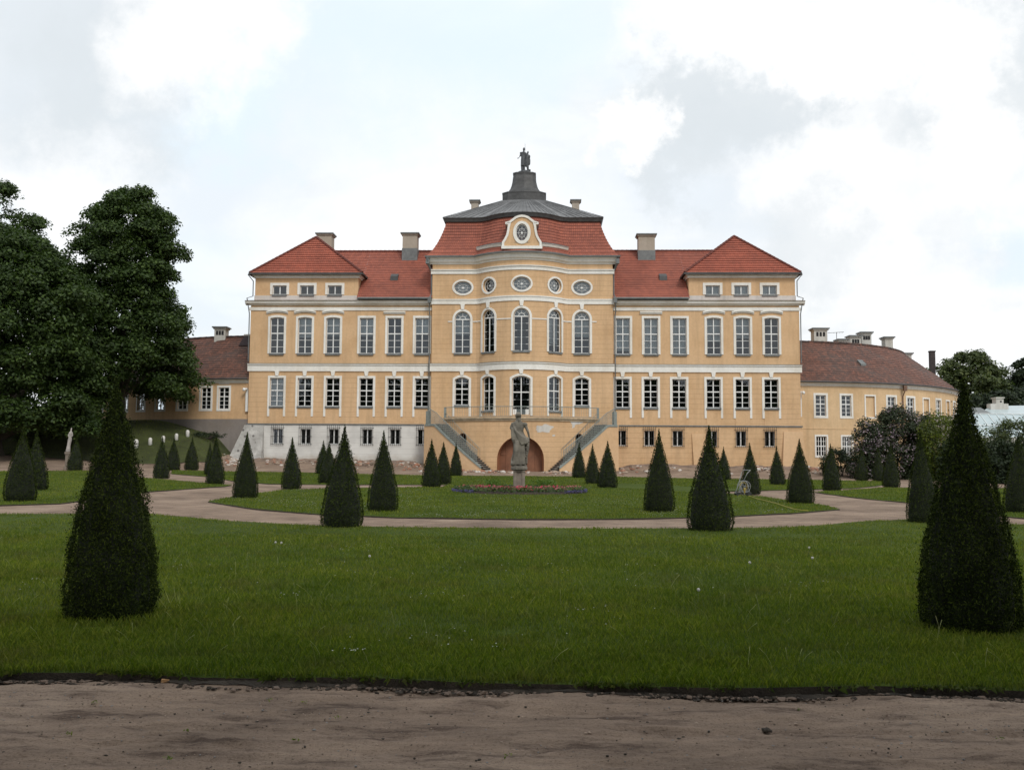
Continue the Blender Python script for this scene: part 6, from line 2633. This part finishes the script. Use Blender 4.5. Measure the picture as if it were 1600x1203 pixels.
def roof_statue():
    c = palace.matrix_basis
    base = Matrix.Translation((0, PD, 0)) @ Matrix.Rotation(rad(-1.3), 4, 'Z') @ Vector((0, LY, z_lan))
    root = empty('roof_statue', base, 0, 'dark bronze group of two standing figures with a staff on top of the roof lantern', 'statue')
    mb = MB()
    mb.lathe([(.75, -.02), (.72, .08), (.45, .2), (.4, .24)], 12)
    mb.build('base', M['bronze'], root)
    f = MB()
    H = (zrow(230.5, PD + LY) - z_lan - .2) / 1.85
    # standing man on the left
    f.tube([(-.20, 0, .0), (-.20, 0, .5), (-.14, 0, .95)], [.07, .10, .14], 8)
    f.tube([(-.02, 0, .0), (-.04, 0, .5), (-.08, 0, .95)], [.06, .08, .13], 8)
    f.tube([(-.14, 0, .4), (-.12, 0, .85), (-.10, 0, 1.2), (-.08, 0, 1.45)], [.16, .18, .17, .19], 10)
    f.tube([(-.08, 0, 1.45), (-.07, 0, 1.6)], [.1, .06], 8)
    f.ellipsoid((-.06, 0, 1.70), (.09, .1, .13))
    f.ellipsoid((-.05, .02, 1.79), (.05, .12, .06))
    f.ellipsoid((-.27, 0, 1.40), (.11, .1, .1))
    f.tube([(-.27, 0, 1.42), (-.34, 0, 1.18), (-.46, -.05, 1.0), (-.58, -.06, .98)], [.07, .055, .04, .03], 8)
    f.tube([(.06, 0, 1.42), (.14, 0, 1.2), (.16, 0, 1.05)], [.08, .06, .045], 8)
    # shorter companion on the right with a raised shield
    f.tube([(.26, 0, 0), (.22, 0, .4), (.20, 0, .8)], [.07, .1, .13], 8)
    f.tube([(.12, 0, .35), (.15, 0, .7), (.20, 0, 1.1), (.22, 0, 1.28)], [.09, .14, .14, .12], 10)
    f.tube([(.22, 0, 1.28), (.23, 0, 1.36)], [.06, .05], 8)
    f.ellipsoid((.24, 0, 1.45), (.07, .08, .1))
    f.tube([(.26, 0, 1.46), (.27, 0, 1.60)], [.05, .01], 6)
    f.ellipsoid((.36, -.05, 1.12), (.07, .09, .13))
    f.ellipsoid((.36, 0, .75), (.08, .06, .3))
    f.ellipsoid((.36, 0, .08), (.12, .1, .08))
    f.v = [(x * H, y * H, .2 + z * H) for x, y, z in f.v]
    remeshed(f, 'two_figures', M['bronze'], root, .03)
    st = MB()
    st.tube([(.06 * H, -.1, .9 * H), (.02 * H, -.1, 2.25 * H)], .012, 4)
    st.build('staff', M['bronze'], root)


roof_statue()


def side_statue():
    g = ground_point(106, 733.5)
    root = empty('garden_statue', (g.x, g.y, g.z), .5, 'pale slender stone statue on a pedestal at the foot of the left bank', 'statue')
    k = g.y / F_PX
    H = at_depth(112, 668, g.y).z - g.z
    zp = at_depth(108, 706, g.y).z - g.z
    mb = MB()
    mb.box(-.2, .2, -.2, .2, 0, zp - .15)
    mb.box(-.26, .26, -.26, .26, 0, .25)
    mb.box(-.26, .26, -.26, .26, zp - .15, zp)
    mb.build('pedestal', M['pedestal'], root)
    f = MB()
    draped_body(f, 7, 3)
    f.ellipsoid((-.02, .0, 2.15), (.11, .12, .14))
    f.tube([(-.22, 0, 1.82), (-.36, 0, 1.6), (-.28, -.1, 1.4)], [.08, .07, .05], 8)
    f.tube([(.22, 0, 1.82), (.34, 0, 1.55), (.2, -.2, 1.45)], [.08, .07, .05], 8)
    s = (H - zp) / 2.3
    f.v = [((x * .62 + .10 * z - .05) * s, y * .8 * s, zp + z * s) for x, y, z in f.v]
    remeshed(f, 'draped_figure', m_plain('pale_stone', (.34, .31, .29), .9, .4, 3, .3), root, .035)


side_statue()

# white boundary stones on the bank
POSTS = [(212.5, 699, 12, 'white stone post on the bank, lowest and leftmost of five'),
         (234.5, 695, 10.5, 'white stone post on the bank, second of five from the left'),
         (255, 691, 9.5, 'white stone post on the bank, middle one of five'),
         (275.5, 687.5, 9.5, 'white stone post on the bank, fourth of five from the left'),
         (293, 682.5, 10, 'white stone post on the bank, highest and rightmost of five')]
for px, pb, hpx, label in POSTS:
    g = ground_point(px, pb)
    s = hpx * g.y / F_PX / .7
    root = MB()
    root.lathe([(.20, -.25), (.20, .48), (.19, .55), (.13, .66), (.05, .7)], 10)
    o = root.build('stone_post', M['whitepost'], None, True)
    o.location = (g.x, g.y, g.z + .05)
    o.scale = (s, s, s)
    tag(o, label, 'post', 'white stone posts on the left bank')


# ------------------------------------------------------------------ flower bed
def flower_bed():
    c = Vector((SG.x + .02, SG.y, terrain(SG.x, SG.y)))
    root = empty('flower_bed', c, 0, 'round flower bed of red, pink and blue flowers around the statue pedestal', 'flower bed')
    R = 3.05
    mb = MB()
    mb.lathe([(R + .08, .0), (R, .10), (R * .6, .17), (.3, .2)], 40)
    mb.build('soil', M['soil'], root)
    r = np.random.default_rng(5)

    def scatter(name, n, rr, zr, size, mat, mask=None, up=1.0, seed=1):
        a = r.random(n) * 2 * np.pi
        q = np.sqrt(r.random(n) * (rr[1] ** 2 - rr[0] ** 2) + rr[0] ** 2)
        if mask is not None:
            x, y = q * np.cos(a), q * np.sin(a)
            k = mask(x, y)
            a, q = a[k], q[k]
        n = len(a)
        z = zr[0] + (zr[1] - zr[0]) * r.random(n)
        C = np.stack([q * np.cos(a), q * np.sin(a), z], 1)
        Nn = np.tile(np.array([0, -.3, up]), (n, 1))
        me = np_mesh(name, leaf_quads(C, Nn, np.full(n, size), .8, .6, seed), 4, mat)
        link_mesh(name, me, root, kind='stuff')
    leafm = m_leaf('bedding_leaves', (.03, .05, .015), (.05, .085, .02), (.09, .13, .03), .2)
    reds = m_leaf('red_petals', (.36, .010, .04), (.52, .03, .10), (.62, .14, .24), .2)
    pink = m_leaf('dull_pink_petals', (.15, .04, .04), (.24, .07, .07), (.34, .14, .12), .2)
    orng = m_leaf('orange_petals', (.20, .05, .03), (.30, .08, .05), (.36, .14, .09), .2)
    blue = m_leaf('blue_lobelia_petals', (.05, .045, .11), (.07, .065, .17), (.10, .09, .22), .2)
    nz = lambda sx, th, o: (lambda x, y: np.array([noise.noise(Vector((a * sx + o, b * sx, o))) > th for a, b in zip(x, y)], bool))
    scatter('leaves', 7000, (.4, R), (.1, .30), .05, leafm, seed=2)
    scatter('red_flowers', 1500, (.5, R * .95), (.2, .36), .042, reds, lambda x, y: (np.abs(x) < 1.8) & (y < .2) & nz(2.2, .0, 3)(x, y), seed=3)
    scatter('pink_flowers', 2600, (1.2, R * .93), (.2, .34), .04, pink, lambda x, y: nz(1.8, -.02, 6)(x, y) & (y < 1), seed=4)
    scatter('orange_flowers', 800, (1.2, R * .93), (.2, .34), .04, orng, lambda x, y: nz(2, .1, 9)(x, y) & (x < -1.4), seed=5)
    scatter('blue_flowers', 3200, (R * .94, R + .10), (.06, .18), .035, blue, lambda x, y: (np.abs(x) > 2.0) | (y > 0), seed=6)
    # two mounds of grassy green foliage beside the pedestal
    tf = m_leaf('fresh_tuft_leaves', (.05, .10, .015), (.08, .14, .02), (.11, .18, .03), .3)
    for x, w in ((-1.3, .55), (1.15, .65)):
        V = []
        n = 500
        C = np.stack([x + r.normal(0, w * .45, n), .9 + r.normal(0, .3, n), .15 + r.random(n) * .42], 1)
        me = np_mesh('tuft', leaf_quads(C, np.tile(np.array([0, -1., .2]), (n, 1)), np.full(n, .06), .4, .7, 8), 4, tf)
        link_mesh('green_tuft', me, root, kind='stuff')


flower_bed()


# ------------------------------------------------------------------ hose sprinkler cart and yellow hose
def sprinkler():
    g = ground_point(1162.5, 776)
    k = g.y / F_PX
    root = empty('hose_cart', (g.x, g.y, g.z + .06), 0, 'small metal hose reel cart with slanting handles on the central lawn', 'hose cart')
    al = m_plain('bare_aluminium', (.28, .29, .29), .5, .2, 5, 0, .3)
    fr = MB()
    for dy in (-.16, .16):
        sx = -.06 if dy > 0 else .0
        fr.tube([(-.28 + sx, dy, .10), (-.16 + sx, dy, .42), (.12 + sx * 3, dy, .98), (.26 + sx * 4, dy, 1.12)], .019, 6)
    fr.tube([(.26, -.16, 1.12), (.02, .16, 1.12)], .019, 6)
    fr.tube([(-.28, -.16, .1), (-.34, .16, .1)], .019, 6)
    fr.tube([(-.2, -.18, .42), (-.02, -.2, .05)], .016, 6)
    fr.tube([(.1, -.17, .55), (.2, -.2, .2), (.12, -.2, .05)], .016, 6)
    fr.build('frame', al, root)
    yl = m_plain('yellow_hose_rubber', (.34, .25, .05), .5, .15, 6, 0)
    rl_ = MB()
    for j in range(7):
        pts = [(-.02 + .15 * math.cos(a), -.12 + j * .04, .40 + .17 * math.sin(a)) for a in [2 * math.pi * q / 14 for q in range(15)]]
        rl_.tube(pts, .02, 5, caps=False)
    rl_.lathe([(.03, .1), (.05, .3), (.03, .34)], 8, (-.02, -.2))
    rl_.build('coiled_hose', yl, root)
    for dy in (-.2, .2):
        w = MB()
        for rr_ in (.25,):
            pts = [(0 + rr_ * math.cos(a), dy, .40 + rr_ * math.sin(a)) for a in [2 * math.pi * q / 18 for q in range(19)]]
            w.tube(pts, .014, 5, caps=False)
        for q in range(5):
            a = 2 * math.pi * q / 5
            w.tube([(0, dy, .4), (.25 * math.cos(a), dy, .4 + .25 * math.sin(a))], .009, 4)
        w.build('reel_flange', al, root)
    for x in (-.30, .20):
        for dy in (-.2, .2):
            w = MB()
            pts = [(x + .07 * math.cos(a), dy, .07 + .07 * math.sin(a)) for a in [2 * math.pi * q / 12 for q in range(13)]]
            w.tube(pts, .028, 6, caps=False)
            w.tube([(x, dy - .02, .07), (x, dy + .02, .07)], .05, 8)
            w.build('wheel', M['iron'], root)
    b = MB()
    b.box(-.24, .18, -.16, .16, .06, .13)
    b.build('base', M['iron'], root)
    # hose lying on the grass
    mb = MB()
    P = [(1170, 778), (1185, 783), (1203, 787.5), (1215, 791), (1228, 795.5), (1240, 799.5), (1252, 801.5), (1263, 802)]
    pts = []
    for a, b_ in P:
        q = ground_point(a, b_)
        pts.append((q.x, q.y, q.z + .085))
    fine = []
    for p, q in zip(pts, pts[1:]):
        for j in range(4):
            t = j / 4
            x, y = p[0] + (q[0] - p[0]) * t, p[1] + (q[1] - p[1]) * t
            fine.append((x, y, terrain(x, y) + .09))
    fine.append(pts[-1])
    mb.tube(fine, .016, 6)
    o = mb.build('garden_hose', m_plain('yellow_hose', (.26, .23, .02), .5, .15, 6, 0), None, True)
    tag(o, 'yellow garden hose lying across the right tip of the central lawn', 'hose')


sprinkler()


# ------------------------------------------------------------------ dandelions, stones, rubble, pebbles
DAND = [(1090, 945, 'lone white dandelion clock in the front lawn, nearest and lowest one'),
        (1170.5, 896, 'plump white dandelion clock left of the nearest right cone, largest of the right side'),
        (1263.5, 869, 'small white dandelion clock below the tall cone at the path edge, uppermost on the right'),
        (1268.5, 887.5, 'small white dandelion clock just below another one on the right of the lawn'),
        (438, 861, 'white dandelion clock on the left of the front lawn, right of its twin'),
        (429, 860.5, 'white dandelion clock on the left of the front lawn, left of its twin'),
        (576, 885, 'tiny pale dandelion clock in the middle of the front lawn')]
stem_m = m_plain('dandelion_stem', (.10, .14, .05), .7, .1, 5, 0)
puff_m = m_plain('dandelion_fluff', (.62, .62, .58), .9, .08, 30, .3)
for px, py, label in DAND:
    g = ground_point(px, py + 7)
    root = empty('dandelion', (g.x, g.y, g.z + .08), 0, label, 'dandelion', 'dandelion clocks in the front lawn')
    h = .13
    mb = MB()
    mb.tube([(0, 0, -.03), (.01, 0, h * .6), (.012, 0, h)], .0025, 5)
    mb.build('stem', stem_m, root)
    n = 220
    v = rng.normal(0, 1, (n, 3)); v /= np.linalg.norm(v, axis=1, keepdims=True)
    sz = .018
    C = v * sz * (.75 + .25 * rng.random(n))[:, None] + np.array([.012, 0, h + .01])
    me = np_mesh('clock', leaf_quads(C, v, np.full(n, .006), .9, .4, 3), 4, puff_m)
    link_mesh('seed_head', me, root)


def rock(name, loc, r, mat, seed, flat=.6, parent=None):
    bm = bmesh.new()
    bmesh.ops.create_icosphere(bm, subdivisions=2, radius=r)
    for v in bm.verts:
        n_ = noise.noise(v.co / r * 1.1 + Vector((seed, 0, 0)))
        v.co *= 1 + .45 * n_
        v.co.z *= flat
    me = bpy.data.meshes.new(name)
    bm.to_mesh(me); bm.free()
    me.materials.append(mat)
    o = link_mesh(name, me, parent)
    o.location = loc
    return o


g = ground_point(258, 1069)
mb = MB()
mb.hexa([(-.033, -.02, -.02), (.03, -.022, -.02), (.034, .02, -.02), (-.03, .022, -.02), (-.028, -.015, .03), (.018, -.02, .034), (.03, .014, .022), (-.024, .02, .028)])
o = mb.build('brick_fragment', m_plain('broken_brick', (.42, .24, .11), .9, .3, 20, .4, bdist=.006))
o.location = (g.x, g.y, g.z + .01); o.rotation_euler = (0.1, 0, .3)
tag(o, 'small orange brick fragment lying at the dark edge of the front lawn', 'brick')
g = ground_point(1198, 1140)
o = rock('clod', (g.x, g.y, g.z + .0), .03, M['soil'], 3, .5)
tag(o, 'small dark clod of earth on the near sandy path, right of centre', 'clod')


def stones(name, label, places, n, size, mats, seed, zoff=0.0):
    rnd = random.Random(seed)
    mb = MB()
    t = (1 + 5 ** .5) / 2
    ico = [Vector(v).normalized() for v in [(-1, t, 0), (1, t, 0), (-1, -t, 0), (1, -t, 0), (0, -1, t), (0, 1, t), (0, -1, -t), (0, 1, -t), (t, 0, -1), (t, 0, 1), (-t, 0, -1), (-t, 0, 1)]]
    IF = [(0, 11, 5), (0, 5, 1), (0, 1, 7), (0, 7, 10), (0, 10, 11), (1, 5, 9), (5, 11, 4), (11, 10, 2), (10, 7, 6), (7, 1, 8), (3, 9, 4), (3, 4, 2), (3, 2, 6), (3, 6, 8), (3, 8, 9), (4, 9, 5), (2, 4, 11), (6, 2, 10), (8, 6, 7), (9, 8, 1)]
    for i in range(n):
        x, y = places(rnd)
        z = terrain(x, y) + zoff
        s = rnd.uniform(*size) * (1 if rnd.random() < .85 else 1.8)
        mt = rnd.randrange(len(mats))
        n0 = len(mb.v)
        sc3 = (rnd.uniform(.7, 1.5), rnd.uniform(.6, 1.2), rnd.uniform(.35, .8))
        a = rnd.uniform(0, 3.1)
        for v in ico:
            j = rnd.uniform(.75, 1.2)
            px_, py_, pz_ = v.x * sc3[0] * s * j, v.y * sc3[1] * s * j, v.z * sc3[2] * s * j
            mb.v.append((x + px_ * math.cos(a) - py_ * math.sin(a), y + px_ * math.sin(a) + py_ * math.cos(a), z + pz_ + s * .15))
        for f in IF:
            mb.f.append(tuple(n0 + q for q in f)); mb.m.append(mt); mb.uv.append(None)
    o = mb.build(name, mats)
    tag(o, label, name.replace('_', ' '), kind='stuff')


ms = [m_plain('white_rubble', (.50, .46, .42), .9, .2, 4, 0), m_plain('brick_rubble', (.28, .14, .09), .9, .3, 4, 0), m_plain('brown_earth_lumps', (.14, .10, .075), .9, .3, 4, 0),
      m_plain('pale_earth_lumps', (.33, .25, .19), .9, .3, 4, 0)]


def pl_foot(r):
    while True:
        x = r.uniform(-27, 27)
        if noise.noise(Vector((x * .45, 3, 3))) + .3 > r.random() * .8:
            break
    y = 87.6 - abs(r.gauss(0, 1)) * 2.2
    if abs(x) < 8.6:
        y -= 4.3
    return x, max(79, y)


stones('rubble', 'broken stones, bricks and earth lumps along the foot of the palace walls', pl_foot, 1500, (.05, .17), ms, 4)
# low heap of excavated earth along the wall
mb = MB()
for sg in (-1, 1):
    xs_ = [sg * (8.8 + 16.8 * k / 60) for k in range(61)]
    ys_ = [87.95 - 2.6 * k / 6 for k in range(7)]

    def hz(x, y):
        t = (87.95 - y) / 2.6
        a = .30 * max(0, .35 + noise.noise(Vector((x * .5, 1, 0))) + .4 * noise.noise(Vector((x * 2.1, y, 0))))
        return terrain(x, y) + a * math.sin(min(1, t * 1.0 + .25) * math.pi) + .02 - .12 * (t > .95)
    for a, b in zip(xs_, xs_[1:]):
        for c, d in zip(ys_, ys_[1:]):
            mb.quad((a, c, hz(a, c)), (b, c, hz(b, c)), (b, d, hz(b, d)), (a, d, hz(a, d)))
o = mb.build('earth_bank', m_plain('excavated_earth', (.20, .145, .11), .95, .45, 1.6, .6, bdist=.08))
tag(o, 'low heaps of dug up earth against the palace basement', 'earth heap', kind='stuff')


def pl_path(r):
    y = r.uniform(4.9, 6.9)
    return r.uniform(-3.6, 3.8), y


stones('pebbles', 'fine pebbles and crumbs scattered on the near sandy path', pl_path, 1900, (.002, .007), [ms[2], M['soil'], ms[3], m_plain('grey_pebble', (.2, .19, .18), .9, .2, 4, 0)], 8, .004)
EDG = LAWNS['front'][(LAWNS['front'][:, 1] < 9) & (np.abs(LAWNS['front'][:, 0]) < 7)]
EDG = EDG[np.argsort(EDG[:, 0])]


def near_ground(x, y):
    h = terrain(x, y)
    if -5.5 < x < 5.7 and 4.2 < y < 8:
        h += sstep((5.5 - abs(x)) / 1) * sstep((y - 4.2) / .5) * sstep((7.9 - y) / .4) * path_relief(x, y)
    return h


# strip of bare dark soil along the cut edge, ragged towards the path
mb = MB()
xs_ = [-5.0 + 10.2 * k / 340 for k in range(341)]


def strip(x, t):
    e = float(np.interp(x, EDG[:, 0], EDG[:, 1]))
    w_ = .045 + .05 * (noise.noise(Vector((x * 1.6, 1, 1))) + .5) + .03 * noise.noise(Vector((x * 9, 1, 1)))
    y = e + .05 - (w_ + .05) * t
    return (x, y, near_ground(x, y) + .012 * (1 - t) + .007 + .006 * noise.noise(Vector((x * 40, y * 40, 0))))


for a, b in zip(xs_, xs_[1:]):
    for k in range(4):
        mb.quad(strip(a, k / 4), strip(a, (k + 1) / 4), strip(b, (k + 1) / 4), strip(b, k / 4))
o = mb.build('soil_strip', M['soil'])
o['kind'] = 'structure'
o['label'] = 'strip of bare dark soil along the front lawn edge'


def pl_edge(r):
    x = r.uniform(-5, 5.2)
    return x, float(np.interp(x, EDG[:, 0], EDG[:, 1])) - .03 - abs(r.gauss(0, .05))


stones('soil_crumbs', 'dark soil crumbs fallen along the cut edge of the front lawn', pl_edge, 2600, (.004, .017), [M['soil'], ms[2]], 18, .002)
# tiny weeds growing in the path
wv = []
for i in range(14):
    x, y = random.uniform(-3.2, 3.4), random.uniform(5.1, 6.8)
    z = terrain(x, y) + .005
    n = 14
    C = np.stack([x + rng.normal(0, .012, n), y + rng.normal(0, .012, n), z + rng.random(n) * .015], 1)
    wv.append(leaf_quads(C, np.tile(np.array([0, 0, 1.]), (n, 1)), np.full(n, .009), .5, .5, i))
me = np_mesh('path_weeds', np.concatenate(wv), 4, M['blade'])
o = link_mesh('path_weeds', me)
tag(o, 'tiny green weeds sprouting in the near sandy path', 'weeds', kind='stuff')
# tall grass at the foot of two cones
wv = []
for (px, py, n) in ((534, 823, 90), (205, 962, 60), (1490, 980, 30), (235, 955, 40)):
    c = ground_point(px, py)
    mbx = []
    for i in range(n):
        x, y = c.x + random.gauss(0, .22), c.y + random.gauss(-.1, .12)
        z = terrain(x, y) + .07
        h = random.uniform(.06, .24)
        a, l = random.uniform(0, 6.28), h * random.uniform(.1, .8)
        w = .0012 + .00008 * c.y
        wv.append(np.array([(x - w, y, z), (x + w, y, z), (x + math.cos(a) * l * .55 + w * .7, y + math.sin(a) * l * .55, z + h * .6), (x + math.cos(a) * l, y + math.sin(a) * l, z + h)]))
me = np_mesh('tall_grass', np.concatenate(wv), 4, M['straw'])
o = link_mesh('tall_grass', me)
tag(o, 'uncut pale grass around the feet of the yew cones', 'grass', kind='stuff')
